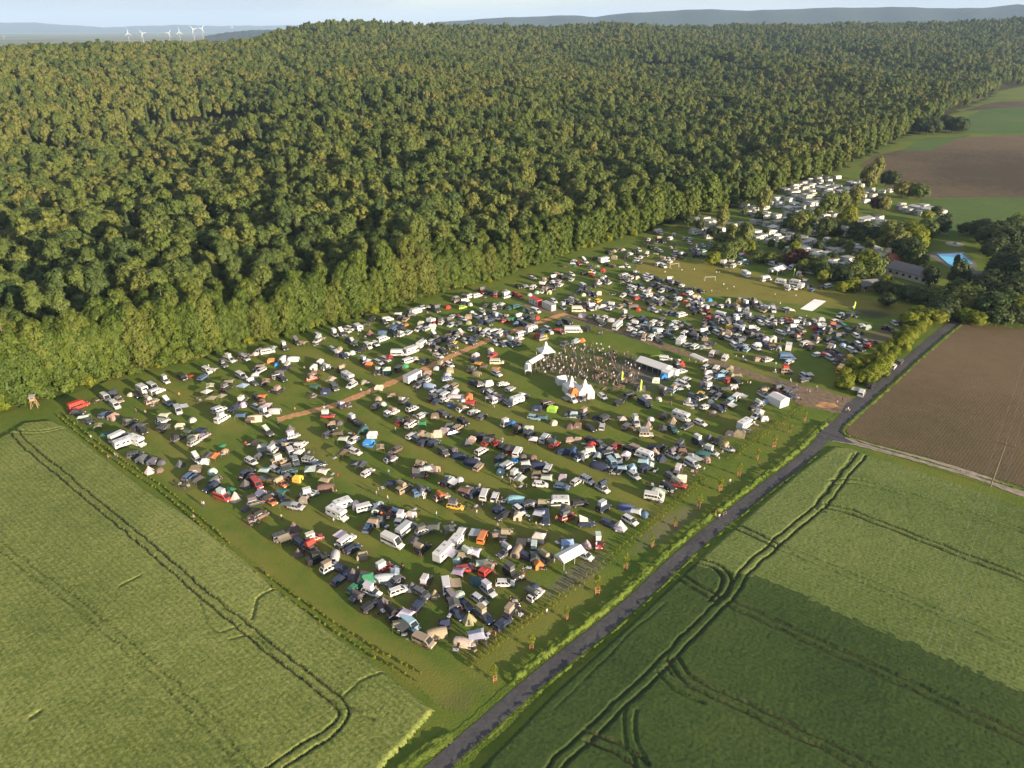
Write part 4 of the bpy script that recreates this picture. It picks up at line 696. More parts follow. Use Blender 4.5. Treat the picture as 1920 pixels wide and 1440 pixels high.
def forest_stuff(sel):
    V = np.stack([fx[sel], fy[sel], fz[sel]], 1); me = bpy.data.meshes.new('forest'); me.from_pydata(V.tolist(), [], [])
    idx = [RNGK[k][0] + random.randrange(RNGK[k][1]) for k in fk[sel]]
    me.attributes.new('pick', 'INT', 'POINT').data.foreach_set('value', idx)
    me.attributes.new('turn', 'FLOAT', 'POINT').data.foreach_set('value', RNG.uniform(0, 6.28, len(sel)).astype(np.float32))
    me.attributes.new('size', 'FLOAT', 'POINT').data.foreach_set('value', fs_[sel].astype(np.float32))
    ng = bpy.data.node_groups.new('forest', 'GeometryNodeTree'); ng.interface.new_socket('Geometry', in_out='INPUT', socket_type='NodeSocketGeometry'); ng.interface.new_socket('Geometry', in_out='OUTPUT', socket_type='NodeSocketGeometry')
    N = ng.nodes.new; L = ng.links.new; gi, go = N('NodeGroupInput'), N('NodeGroupOutput'); ci = N('GeometryNodeCollectionInfo'); ci.inputs['Collection'].default_value = src; ci.inputs['Separate Children'].default_value = True; ci.inputs['Reset Children'].default_value = True
    ip = N('GeometryNodeInstanceOnPoints'); ip.inputs['Pick Instance'].default_value = True
    def at(n, t): a = N('GeometryNodeInputNamedAttribute'); a.data_type = t; a.inputs['Name'].default_value = n; return a.outputs['Attribute']
    cx = N('ShaderNodeCombineXYZ'); L(at('turn', 'FLOAT'), cx.inputs[2]); L(gi.outputs[0], ip.inputs['Points']); L(ci.outputs[0], ip.inputs['Instance']); L(at('pick', 'INT'), ip.inputs['Instance Index'])
    L(cx.outputs[0], ip.inputs['Rotation']); L(at('size', 'FLOAT'), ip.inputs['Scale']); L(ip.outputs[0], go.inputs[0])
    o = link('forest', me); md = o.modifiers.new('forest', 'NODES'); md.node_group = ng
    tag(o, 'dense mass of green forest crowns rising over the hills', 'forest', kind='stuff')
forest_stuff(rest); print('forest', len(rest))
# undergrowth that closes the foot of the forest edge
def bushmesh(seed, mat, r=1.6, h=2.2, nq=520, qs=.22): return crown_broad('bush_crown', h, 0, r, 9, nq, qs, seed, mat)
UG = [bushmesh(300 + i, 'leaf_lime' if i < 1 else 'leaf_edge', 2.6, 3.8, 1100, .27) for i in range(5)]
for i, az in enumerate(np.arange(-.68, .46, .0085)):
    if random.random() < .22: continue
    d = float(edge_d(az)); e = d - random.uniform(-2.5, 1.5)
    if az > .12: e = d - random.uniform(-2, 0)
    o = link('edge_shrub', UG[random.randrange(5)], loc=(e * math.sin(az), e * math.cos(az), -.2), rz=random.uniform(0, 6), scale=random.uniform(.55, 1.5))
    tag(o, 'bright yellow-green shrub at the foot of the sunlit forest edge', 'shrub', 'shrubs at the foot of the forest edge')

# trees of the camp site, one by one
def tall(name, seed, mat, r, h, z0, nq, qs, nl=16): return crown_broad(name, h, z0, r, nl, nq, qs, seed, mat)
SITEK = {'0': ('leaf', 'round green tree'), '1': ('leaf_olive', 'tall olive-green tree'), '2': ('leaf_dark', 'dark green tree'), '3': ('leaf_red', 'dark red-leaved tree'), '4': ('leaf', 'broad green bush'), '5': ('leaf_dark', 'slim dark conifer tree'), '6': ('leaf_lime', 'yellow-green bushy tree')}
site_m = {k: [crown_broad('crown', 1.0, .08, .5, 16, 1500, .042, 400 + ord(k) * 3 + j, v[0]) for j in range(2)] for k, v in SITEK.items()}
STR = trunk_mesh(1.0, .03, 5, 4)
SITE_TREES = []
for t in TREES.replace('\n', ';').split(';'):
    a = t.replace(',', ' ').split()
    if len(a) < 5: continue
    px, py, h, r, k = float(a[0]), float(a[1]), float(a[2]), float(a[3]), a[4]
    x, y = G(px, py); root = link('garden_tree' if k in '0123' else 'garden_bush', None, loc=(x, y, 0), rz=random.uniform(0, 6))
    link('crown', random.choice(site_m[k]), root, scale=(r * 2 * 1.05, r * 2 * 1.05, h))
    link('trunk', STR, root, scale=(h * .8, h * .8, h * .8)); SITE_TREES.append((root, SITEK[k][1], px, py, h))
HM = [bushmesh(500 + i, 'leaf_lime', 3.0, 5.0, 1700, .27) for i in range(4)]
for i, t in enumerate(HEDGE.split()):
    px, py = map(float, t.split(',')) if ',' in t else (0, 0)
for i, (px, py) in enumerate(zip(HEDGE.replace(',', ' ').split()[0::2], HEDGE.replace(',', ' ').split()[1::2])):
    x, y = G(float(px), float(py)); o = link('lane_bush', HM[i % 4], loc=(x, y, -.1), rz=random.uniform(0, 6), scale=random.uniform(.75, 1.15))
    tag(o, 'tall sunlit yellow-green bush in the thick hedge between camp and lane', 'bush', 'bushes of the hedge between camp and lane')
for i in range(60):
    px, py = random.uniform(1390, 1660), random.uniform(385, 540)
    if py < 545 - (px - 1390) * .9 + 0 and py < 400: continue
    if py > 485 and px < 1520: continue
    x, y = G(px, py); k = random.choice('0224466'); r, h = random.uniform(1.8, 3.8), random.uniform(3.5, 8); root = link('garden_bush', None, loc=(x, y, 0), rz=random.uniform(0, 6)); link('crown', random.choice(site_m[k]), root, scale=(r * 2.1, r * 2.1, h)); SITE_TREES.append((root, {'0': 'small round green bush', '2': 'small dark green bush', '4': 'small leafy green bush', '6': 'small yellow-green bush'}[k], px, py, h))
# small wood in the far field, dark
for i in range(16):
    px, py = 1722 + i * 5.4 + random.uniform(-3, 3), 253 - i * .3 + random.uniform(-5, 2); x, y = G(px, py)
    root = link('field_tree', None, loc=(x, y, 0), rz=random.uniform(0, 6)); link('crown', site_m['2'][i % 2], root, scale=(16, 16, random.uniform(13, 19))); link('trunk', STR, root, scale=14)
    tag(root, 'dark tree of the small copse standing out in the far green field', 'tree', 'trees of the copse in the far field')
# young trees tied to stakes along the lane
def young_tree_crown(seed):
    rg = np.random.default_rng(seed); n = 260; z = rg.uniform(1.4, 4.0, n); r = .75 * np.sin((z - 1.3) / 2.7 * 3.0).clip(.15) * rg.random(n) ** .5; a = rg.uniform(0, 6.28, n)
    C = np.stack([r * np.cos(a), r * np.sin(a), z], 1); N_ = rg.normal(size=(n, 3)); N_ /= np.linalg.norm(N_, axis=1)[:, None]
    return mesh_np('crown', [quads(C, N_, .14, rg, 'leaf_lime')], 'leaf_lime')
def stake_guard():
    b = MB()
    for i in range(3):
        a = i * 2.094; x, y = math.cos(a) * .42, math.sin(a) * .42; b.cyl((x, y, 0), (x, y, 1.7), .045, 'wood', 5)
        a2 = (i + 1) * 2.094; x2, y2 = math.cos(a2) * .42, math.sin(a2) * .42
        for z in (.35, .75, 1.6): b.slab([(x, y, z), (x2, y2, z), (x2, y2, z + .12), (x, y, z + .12)], .03, 'redwood')
    return b.mesh('stake_guard')
SG = stake_guard(); YC = [young_tree_crown(i) for i in range(3)]
yt = MB(); yt.cyl((0, 0, 0), (.05, 0, 2.6), .035, 'bark', 5, .02)
for i in range(6): yt.cyl((0, 0, 1.4 + i * .3), (math.cos(i * 2.4) * .4, math.sin(i * 2.4) * .4, 2.1 + i * .32), .015, 'bark', 4, .006)
YT = yt.mesh('trunk')
YP = '927,1277 997,1218 1062,1162 1119,1113 1173,1067 1222,1026 1266,989 1310,954 1349,921 1385,892 1419,862 1450,839 1480,813 1508,790'
for i, (px, py) in enumerate(pts(YP)):
    x, y = G(px, py); s = [1, .95, .9, 1.25, 1.05, .9, .8, 1.1, 1.15, 1, .9, 1.1, .9, .9][i]; root = link('young_tree', None, loc=(x, y, 0), rz=i * 1.3, scale=s)
    link('crown', YC[i % 3], root); link('trunk', YT, root); link('stake_guard', SG, root)
    tag(root, '%s young tree in a red staked guard, counted along the lane from its bottom end' % ('first second third fourth fifth sixth seventh eighth ninth tenth eleventh twelfth thirteenth fourteenth'.split()[i]), 'tree', 'young staked trees along the lane')
# rows of small hedge plants along the camp's two open sides
HP = [crown_broad('small_shrub', 1.0, 0, .34, 6, 110, .1, 600 + i, 'leaf_lime') for i in range(4)]
def plant_row(s, gap, per=1.05, w=1.2):
    l = GL(pts(s)); L_ = [0]; [L_.append(L_[-1] + math.dist(l[i], l[i + 1])) for i in range(len(l) - 1)]; t = 0; j = 0
    while t < L_[-1]:
        x = np.interp(t, L_, [p[0] for p in l]); y = np.interp(t, L_, [p[1] for p in l]); x2 = np.interp(t + .5, L_, [p[0] for p in l]); y2 = np.interp(t + .5, L_, [p[1] for p in l]); dl_ = math.hypot(x2 - x, y2 - y) or 1
        nx_, ny_ = -(y2 - y) / dl_, (x2 - x) / dl_; sd = w / 2 if j % 2 else -w / 2; seg = (t // gap) % 6
        if not (seg == 5 and (t % gap) > gap * .3):
            o = link('hedge_plant', HP[j % 4], loc=(x + nx_ * sd + random.uniform(-.15, .15), y + ny_ * sd + random.uniform(-.15, .15), 0), rz=random.uniform(0, 6), scale=random.uniform(.55, 1.1))
            yield o
        t += per * random.uniform(.8, 1.2) * .62; j += 1
for o in plant_row('880,1250 950,1192 1012,1152 1060,1115 1130,1062 1200,1003 1260,950 1330,892 1400,838 1460,795 1508,762', 16, 1.15):
    tag(o, 'small young hedge plant in the double row between camp and lane', 'shrub', 'hedge plants between camp and lane')
for o in plant_row('112,778 165,822 230,870 308,921 400,1000 470,1062 540,1118 620,1172 700,1225 791,1275', 18, 1.15, 1.5):
    tag(o, 'small young hedge plant in the double row beside the wheat field', 'shrub', 'hedge plants beside the wheat field')
# ------------------------------------------------------------------ vehicles: dicts of part name -> list of MB, x forward
PAL = dict(w=(.6, .6, .6), k=(.02, .021, .025), g=(.1, .105, .115), l=(.42, .44, .47), n=(.025, .04, .085), b=(.08, .14, .26), B=(.04, .26, .58), r=(.4, .045, .035), o=(.58, .19, .06), y=(.72, .45, .06),
           e=(.04, .22, .11), z=(.34, .58, .06), d=(.04, .12, .12), t=(.31, .245, .18), c=(.55, .5, .4), m=(.16, .105, .09), u=(.3, .45, .55), p=(.3, .26, .32))
CN = dict(w='white', k='black', g='dark grey', l='silver grey', n='navy blue', b='blue', B='bright blue', r='red', o='orange', y='yellow', e='green', z='lime green', d='dark teal', t='tan', c='cream', m='brown', u='pale blue', p='mauve grey')
def ring(x, zl, zh, hw, tuck=.93, dy=0): return [(x, -hw * .95, zl), (x, -hw, zl + .18), (x, -hw, zh - .15), (x, -hw * tuck, zh), (x, hw * tuck, zh), (x, hw, zh - .15), (x, hw, zl + .18), (x, hw * .95, zl)]
def wheels(xs, hw, r=.33):
    out = []
    for x in xs:
        for s in (-1, 1):
            b = MB(); b.cyl((x, s * (hw - .2), r), (x, s * (hw + .01), r), r, 'tyre', 12); b.cyl((x, s * (hw + .005), r), (x, s * (hw + .02), r), r * .6, 'metal', 8); out.append(b)
    return out
def lamps(xf, zf, xr, zr, hw):
    h, t = [], []
    for s in (-1, 1):
        h.append(MB().box(xf, s * (hw - .25), zf, .1, .36, .15, 'lamp')); t.append(MB().box(xr, s * (hw - .14), zr, .08, .2, .28, 'redlamp'))
    return h, t
def frustum(x0, x1, z0, w0, X0, X1, z1, w1, mat):
    b = MB(); vs = [(x0, -w0, z0), (x1, -w0, z0), (x1, w0, z0), (x0, w0, z0), (X0, -w1, z1), (X1, -w1, z1), (X1, w1, z1), (X0, w1, z1)]
    b.add(vs, [(0, 3, 2, 1), (4, 5, 6, 7), (0, 1, 5, 4), (1, 2, 6, 5), (2, 3, 7, 6), (3, 0, 4, 7)], mat); return b
def car(L_=4.4, W=1.8, H=1.5, back=.35, hood=1.15, boot=0, ride=0.0):
    hl, hw = L_ / 2, W / 2; zb = .92 + ride
    b = MB(); st = [(-hl, .42 + ride, .8 + ride, hw * .86), (-hl + .12, .3 + ride, zb, hw * .95), (-hl + .9, .25 + ride, zb + .03, hw), (hl - hood - .9, .25 + ride, zb + .02, hw), (hl - hood, .25 + ride, zb, hw * .99), (hl - .5, .27 + ride, zb - .14, hw * .95), (hl - .1, .32 + ride, zb - .26, hw * .86), (hl, .4 + ride, zb - .4, hw * .78)]
    b.loft([ring(*s) for s in st], 'tint')
    x0, x1 = -hl + .12 + boot, hl - hood + .1; X0, X1 = x0 + back, x1 - .85; zt = H
    g = frustum(x0, x1, zb, hw * .93, X0, X1, zt - .05, hw * .7, 'glass')
    b.box((X0 + X1) / 2, 0, zt - .03, X1 - X0 + .1, hw * 1.46, .06, 'tint', top=.94)
    for s in (-1, 1):
        for (xa, xb) in ((x0, X0), (x1, X1)): b.slab([(xa - .06, s * hw * .945, zb), (xa + .06, s * hw * .945, zb), (xb + .06, s * hw * .715, zt - .05), (xb - .06, s * hw * .715, zt - .05)] [::s], .03, 'tint')
        for t in (.38, .7):
            xa = x0 + (x1 - x0) * t; xb = X0 + (X1 - X0) * t; b.slab([(xa - .05, s * hw * .94, zb), (xa + .05, s * hw * .94, zb), (xb + .05, s * hw * .71, zt - .05), (xb - .05, s * hw * .71, zt - .05)][::s], .02, 'tint')
        b.box(x1 - .35, s * (hw + .1), zb + .08, .12, .2, .13, 'tint')
    b.box(hl - .03, 0, .5 + ride, .08, W * .6, .14, 'dark')
    h, t = lamps(hl - .12, zb - .27, -hl + .03, zb - .12, hw)
    return dict(body=[b], windows=[g], wheel=wheels((-hl + .8, hl - .85), hw, .33 + ride * .4), headlight=h, tail_light=t), H, (X0 + X1) / 2
def van(L_=4.9, W=1.92, H=1.97, win=3, nose=.75, wh=.9):
    hl, hw = L_ / 2, W / 2; b = MB(); zr = H
    def full(x, zt, k=1): return [(x, -hw * .95 * k, .3), (x, -hw * k, .5), (x, -hw * k, min(1.15, zt - .2)), (x, -hw * .9 * k, zt - .1), (x, -hw * .8 * k, zt), (x, hw * .8 * k, zt), (x, hw * .9 * k, zt - .1), (x, hw * k, min(1.15, zt - .2)), (x, hw * k, .5), (x, hw * .95 * k, .3)]
    xw = hl - nose; xr = xw - wh
    b.loft([full(-hl, zr - .06, .96), full(-hl + .1, zr), full(xr, zr), full(xr + wh * .5, zr - (zr - 1.15) * .42), full(xw, 1.12, .98), full(hl - .12, .95, .93), full(hl, .72, .86)], 'tint')
    g = MB(); zs0, zs1 = 1.2, min(zr - .28, 1.75)
    yy = lambda z: hw - (hw * .1) * max(0, (z - 1.15)) / (zr - 1.25)
    span = xr - .05 + hl - .25; n = win
    for s in (-1, 1):
        for i in range(n):
            xa = -hl + .2 + span * i / n + .05; xb = -hl + .2 + span * (i + 1) / n - .05
            q = [(xa, s * yy(zs0), zs0), (xb, s * yy(zs0), zs0), (xb, s * yy(zs1), zs1), (xa, s * yy(zs1), zs1)]
            g.slab(q if s < 0 else q[::-1], .02, 'glass')
        q = [(xr + .08, s * hw * .985, zs0), (xw - .18, s * hw * .985, zs0), (xr + .12, s * yy(zs1), zs1 - .03)]
        q = [q[0], q[1], (xr + .3, s * (yy(zs1) + .0), zs1 - .15), (xr + .08, s * (yy(zs1)), zs1 - .03)]; g.slab(q if s < 0 else q[::-1], .025, 'glass')
    zt = zr - .12; dx = .06
    g.slab([(xw - .04 + dx, -hw * .82, 1.2), (xw - .04 + dx, hw * .82, 1.2), (xr + .1 + dx, hw * .74, zt), (xr + .1 + dx, -hw * .74, zt)], .03, 'glass')
    g.slab([(-hl - .005, hw * .78, 1.2), (-hl - .005, -hw * .78, 1.2), (-hl + .0, -hw * .74, zs1), (-hl + .0, hw * .74, zs1)], .02, 'glass')
    for s in (-1, 1): b.box(xw - .2, s * (hw + .12), 1.25, .14, .22, .26, 'dark')
    b.box(hl - .0, 0, .48, .12, W * .85, .2, 'dark')
    h, t = lamps(hl - .05, .82, -hl - .0, 1.0, hw)
    return dict(body=[b], windows=[g], wheel=wheels((-hl + 1.0, hl - .95), hw, .35), headlight=h, tail_light=t), H, -.35
def motorhome():
    p, _, _ = van(5.9, 2.0, 2.1, 0, 1.0, .75); b = p['body'][0]; box = MB()
    def pr(y): return [(-3.1, y, .55), (-3.1, y, 2.7), (-2.9, y, 2.85), (2.0, y, 2.85), (2.35, y, 2.6), (2.3, y, 2.05), (1.15, y, 1.85), (1.05, y, .55)]
    A, B_ = pr(-1.1), pr(1.1); box.add(A + B_, [tuple(range(7, -1, -1)), tuple(range(8, 16))] + [(i, (i + 1) % 8, (i + 1) % 8 + 8, i + 8) for i in range(8)], 'tint'); g = p['windows'][0]
    for s in (-1, 1):
        for xa, xb in ((-2.5, -1.5), (-.7, .2)): g.box((xa + xb) / 2, s * 1.105, 1.85, xb - xa, .03, .5, 'glass')
        g.box(1.75, s * 1.105, 2.4, .5, .03, .25, 'glass')
    hat = [MB().box(x, 0, 2.9, .6, .6, .1, 'grey') for x in (-1.8, .6)]
    for w_ in p['wheel']: pass
    return dict(body=[b.merge(box)], windows=[g], wheel=p['wheel'], headlight=p['headlight'], tail_light=p['tail_light'], roof_hatch=hat), 2.87, -.5
def caravan():
    b = MB(); hw = 1.1
    def pr(y): return [(-2.4, y, .5), (-2.5, y, 1.1), (-2.3, y, 2.3), (-2.0, y, 2.5), (1.9, y, 2.5), (2.25, y, 2.25), (2.5, y, 1.3), (2.45, y, .5)]
    A, B_ = pr(-hw), pr(hw); b.add(A + B_, [tuple(range(7, -1, -1)), tuple(range(8, 16))] + [(i, (i + 1) % 8, (i + 1) % 8 + 8, i + 8) for i in range(8)], 'tint')
    g = MB()
    for s in (-1, 1):
        for xa, xb in ((-2.0, -1.1), (-.3, .6), (1.0, 1.7)): g.box((xa + xb) / 2, s * (hw + .01), 1.6, xb - xa, .03, .5, 'glass')
    g.slab([(2.42, -.8, 1.45), (2.42, .8, 1.45), (2.29, .8, 2.1), (2.29, -.8, 2.1)], .04, 'glass')
    d = MB(); d.cyl((2.4, -.5, .45), (3.5, 0, .45), .05, 'metal'); d.cyl((2.4, .5, .45), (3.5, 0, .45), .05, 'metal'); d.box(2.75, 0, .65, .5, 1.0, .4, 'tint')
    return dict(body=[b], windows=[g], wheel=wheels((0,), hw, .32), drawbar=[d], roof_hatch=[MB().box(-.8, 0, 2.54, .6, .6, .08, 'grey'), MB().box(1.0, 0, 2.53, .4, .4, .06, 'grey')]), 2.5, 0
def offroad():
    b = MB(); hw = .92
    b.loft([ring(x, .5, z, w, .98) for x, z, w in ((-2.2, 1.15, .88), (-2.1, 1.2, .92), (1.0, 1.2, .92), (1.1, 1.15, .9), (2.0, 1.08, .88), (2.1, .95, .84))], 'tint')
    b.box(-.62, 0, 1.9, 2.95, 1.66, .07, 'tint', top=.97); g = frustum(-2.15, .95, 1.2, .88, -2.08, .7, 1.87, .8, 'glass')
    for s in (-1, 1):
        for xa, xb in ((-2.12, -2.05), (-1.15, -1.13), (-.1, -.12), (.92, .68)): b.slab([(xa - .07, s * .892, 1.2), (xa + .07, s * .892, 1.2), (xb + .07, s * .812, 1.87), (xb - .07, s * .812, 1.87)][::s], .02, 'tint')
        for x in (-1.4, 1.35): b.box(x, s * .93, .78, 1.0, .2, .09, 'dark')
    b.box(2.15, 0, .6, .14, 1.8, .22, 'dark'); sp = MB(); sp.cyl((-2.24, .15, 1.1), (-2.45, .15, 1.1), .37, 'tyre', 12)
    rk = MB(); [rk.box(-.7, y, 2.02, 2.3, .05, .05, 'dark') for y in (-.7, 0, .7)]; [rk.box(x, 0, 2.0, .05, 1.5, .05, 'dark') for x in (-1.7, -.7, .3)]
    h, t = lamps(2.1, .9, -2.2, .95, hw)
    return dict(body=[b], windows=[g], wheel=wheels((-1.4, 1.35), .93, .4), headlight=h, tail_light=t, spare_wheel=[sp], roof_rack=[rk]), 2.0, -.6
def pickup():
    b = MB(); hw = .93
    b.loft([ring(x, .5, z, w, .96) for x, z, w in ((-2.6, 1.1, .88), (-2.5, 1.15, .92), (1.1, 1.15, .93), (1.2, 1.12, .92), (2.3, 1.02, .88), (2.6, .85, .8))], 'tint'); b.box(0, 0, 1.78, 1.5, 1.4, .06, 'tint')
    g = frustum(-1.0, 1.25, 1.15, .87, -.75, .65, 1.76, .7, 'glass'); bed = MB().box(-1.75, 0, 1.17, 1.45, 1.6, .05, 'dark')
    for s in (-1, 1):
        for xa, xb in ((-1.0, -.75), (.1, 0), (1.22, .63)): b.slab([(xa - .06, s * .885, 1.15), (xa + .06, s * .885, 1.15), (xb + .06, s * .715, 1.76), (xb - .06, s * .715, 1.76)][::s], .02, 'tint')
    rb = MB(); [rb.cyl((x, -.8, 1.15), (x, -.8, 1.8), .03, 'dark', 5).cyl((x, .8, 1.15), (x, .8, 1.8), .03, 'dark', 5).cyl((x, -.8, 1.8), (x, .8, 1.8), .03, 'dark', 5) for x in (-2.3, -1.2)]
    h, t = lamps(2.5, .88, -2.6, .95, hw); return dict(body=[b], windows=[g], wheel=wheels((-1.6, 1.6), .94, .4), headlight=h, tail_light=t, load_bed=[bed], bed_rack=[rb]), 1.82, -.9
VEH = {'c0': lambda: car(), 'c1': lambda: car(4.7, 1.82, 1.5, .2, 1.15), 'c2': lambda: car(4.5, 1.88, 1.72, .28, 1.0, 0, .1), 'v0': lambda: van(), 'v1': lambda: van(5.3, 1.95, 2.02, 4), 'V0': lambda: van(6.2, 2.05, 2.75, 2, .9, 1.0),
       'V1': lambda: van(7.4, 2.2, 2.8, 5, .5, .6), 'M0': motorhome, 'o0': offroad, 'k0': pickup, 'C0': caravan}
VNAME = dict(c=('parked_car', 'car', 'car'), v=('campervan', 'campervan', 'campervan'), V=('panel_van', 'large high van', 'van'), M=('motorhome', 'coachbuilt motorhome', 'motorhome'), o=('off_road_vehicle', 'boxy off-road vehicle', 'off-roader'), k=('pickup_truck', 'pickup', 'pickup'), C=('caravan', 'caravan', 'caravan'))
STYLE = {'c0': 'hatchback', 'c1': 'estate car', 'c2': 'tall car'}
def rooftent(t, raw=False):
    b = MB()
    if t == 'w':     # hard lid propped up at one end
        b.box(0, 0, .1, 2.15, 1.35, .2, 'dark'); z0, z1 = .2, 1.25
        for s in (-1, 1): b.add([(-1.0, s * .64, z0), (1.03, s * .64, z0), (-1.0, s * .64, z1)], [(0, 1, 2)][::1], 'cloth')
        b.add([(-1.0, -.64, z0), (-1.0, .64, z0), (-1.0, .64, z1), (-1.0, -.64, z1)], [(0, 1, 2, 3)], 'cloth')
        b.slab([(1.07, -.68, z0 + .02), (1.07, .68, z0 + .02), (-1.08, .68, z1 + .02), (-1.08, -.68, z1 + .02)], .1, 'cloth')
    elif t == 'p':   # lid lifted straight up on four walls
        b.box(0, 0, .1, 2.15, 1.35, .2, 'grey'); b.box(0, 0, .65, 2.0, 1.22, .9, 'cloth', top=.98); b.box(0, 0, 1.17, 2.2, 1.4, .16, 'cloth', top=.93)
    else:            # folded out over the side: floor, arched tent, fly, ladder
        b.box(0, .55, .06, 1.45, 2.4, .12, 'dark')
        prof = [(-.65, .12), (-.62, .75), (-.3, 1.2), (.3, 1.2), (.62, .75), (.65, .12)]
        r0 = [(x, -.6, z) for x, z in prof]; r1 = [(x, 1.7, z * .97) for x, z in prof]; b.loft([r0, r1], 'cloth')
        b.slab([(-.85, 1.72, 1.0), (-.45, 1.72, 1.28), (-.3, 2.35, 1.05), (-.85, 2.3, .85)][::-1], .02, 'cloth'); b.slab([(.45, 1.72, 1.28), (.85, 1.72, 1.0), (.85, 2.3, .85), (.3, 2.35, 1.05)][::-1], .02, 'cloth')
    return b if raw else b.mesh('roof_tent')
def ladder_mesh():
    b = MB(); [b.cyl((x, 0, 0), (x, .9, -1.75), .03, 'metal', 4) for x in (-.2, .2)]; [b.cyl((-.2, .9 * i / 6, -1.75 * i / 6), (.2, .9 * i / 6, -1.75 * i / 6), .022, 'metal', 4) for i in range(1, 6)]; return b.mesh('ladder')
def awning_mesh(z):
    b = MB(); n = 5
    for i in range(n):   # fabric with a slight sag, in strips
        a0, a1 = i / n, (i + 1) / n; f = lambda a: (.95 + 2.3 * a, z - .05 - .28 * a - .12 * math.sin(a * math.pi))
        (y0, z0), (y1, z1) = f(a0), f(a1); b.slab([(-1.5, y0, z0), (1.3, y0, z0), (1.3, y1, z1), (-1.5, y1, z1)], .02, 'cloth')
    return b.mesh('awning')
def awning_pole(z, x): return MB().cyl((x, 3.22, 0), (x, 3.22, z - .33), .025, 'metal', 5).mesh('awning_pole')

VS = .94
def make_vehicle(key, col, x, y, rz, near, mods, seed):
    parts, H, cx = cached('V' + key, VEH[key]); nm = VNAME[key[0]][0]; c = PAL[col]; rg = random.Random(seed); j = rg.uniform(.88, 1.1); c = tuple(min(.9, a * j) for a in c)
    if near:
        root = link(nm, None, loc=(x, y, 0), rz=rz, scale=VS)
        for pn, lst in parts.items():
            for i, mb in enumerate(lst): link(pn, cached('m%s%s%d' % (key, pn, i), lambda: mb.mesh(pn)), root, col=c)
    else:
        def whole():
            b = MB(); [b.merge(mb) for l in parts.values() for mb in l]; return b.mesh(nm)
        root = link(nm, cached('w' + key, whole), loc=(x, y, 0), rz=rz, col=c, scale=VS)
    for t, mc in mods:
        cc = tuple(a * rg.uniform(.9, 1.1) for a in PAL[mc])
        if t in 'wpf':
            side = 1 if rg.random() < .5 else -1
            rt = link('roof_tent', cached('rt' + t, lambda: rooftent(t)), root, loc=(cx, 0, H), rz=0 if side > 0 or t != 'f' else math.pi, col=cc)
            if t == 'f' and near: link('ladder', cached('lad', ladder_mesh), rt, loc=(0, 1.7, .1))
        else:
            a = link('awning', cached('aw%.1f' % H, lambda: awning_mesh(min(H, 2.2))), root, rz=0 if t == 'a' else math.pi, col=cc)
            if near:
                for xx in (-1.45, 1.25): link('awning_pole', cached('ap%.1f%.1f' % (H, xx), lambda: awning_pole(min(H, 2.2), xx)), a)
    return root
# ------------------------------------------------------------------ tents: (shell MB, {part: [MB]})
def dome():
    b = MB(); rings = []; n = 12
    for k in range(5):
        t = k / 4 * math.pi / 2; r = 1.35 * math.cos(t) + .02; z = 1.45 * math.sin(t) ** .9
        rings.append([(r * math.cos(2 * math.pi * i / n) * (1 + (.06 if i % 2 else -.05)), r * 1.05 * math.sin(2 * math.pi * i / n) * (1 + (.06 if i % 2 else -.05)), z) for i in range(n)])
    b.loft(rings, 'cloth'); d = MB().slab([(1.22, -.35, .05), (1.22, .35, .05), (.9, .25, .95), (.9, -.25, .95)], .05, 'dark'); return b, dict(door=[d])
def tunnel():
    b = MB(); rings = []
    for x, s in ((-2.3, .55), (-1.9, .86), (-1.0, .97), (0, 1.0), (.9, .98), (1.9, .92), (2.2, .88)):
        rings.append([(x, 1.35 * s * math.cos(a), 1.95 * s * max(0, math.sin(a)) ** .75) for a in [math.pi * i / 8 for i in range(9)]])
    b.loft(rings, 'cloth'); d = MB().slab([(2.21, -.6, .03), (2.21, .6, .03), (2.21, .45, 1.35), (2.21, -.45, 1.35)], .03, 'dark'); w = [MB().slab([(-.6, s * 1.24, .75), (.5, s * 1.24, .75), (.5, s * .98, 1.35), (-.6, s * .98, 1.35)][::-s], .04, 'dark') for s in (-1, 1)]
    return b, dict(door=[d], window=w)
def peaked():
    b = MB(); n = 6; R_ = 1.9
    r = lambda q, z, ph=0: [(q * math.cos(2 * math.pi * i / n + ph), q * math.sin(2 * math.pi * i / n + ph), z) for i in range(n)]
    b.loft([r(R_, 0), r(R_ * .97, .35), r(R_ * .47, 1.45), r(.04, 2.6)], 'cloth'); a = 2 * math.pi / n; c, s_ = math.cos(a / 2), math.sin(a / 2); d = MB(); q = R_ * .87
    P = lambda t, w: (q * c * (1 - t) * .99 - s_ * w, q * s_ * (1 - t) * .99 + c * w, .3 + t * 2.0)
    d.slab([P(0, -.3), P(0, .3), P(.5, .12), P(.5, -.12)], .08, 'dark'); return b, dict(door=[d])
def cabin():
    b = MB(); hx, hy = 1.5, 1.25; r = lambda x, y, z: [(-x, -y, z), (x, -y, z), (x, y, z), (-x, y, z)]
    b.loft([r(hx, hy, 0), r(hx * .96, hy * .96, 1.45), r(hx * .55, hy * .12, 2.15)], 'cloth'); d = MB().slab([(hx + .0, -.4, .02), (hx + .0, .4, .02), (hx * .97, .35, 1.3), (hx * .97, -.35, 1.3)], .03, 'dark')
    w = [MB().slab([(-.5, s * hy * .985, .7), (.5, s * hy * .985, .7), (.5, s * hy * .97, 1.15), (-.5, s * hy * .97, 1.15)][::-s], .03, 'grey') for s in (-1, 1)]
    return b, dict(door=[d], window=w)
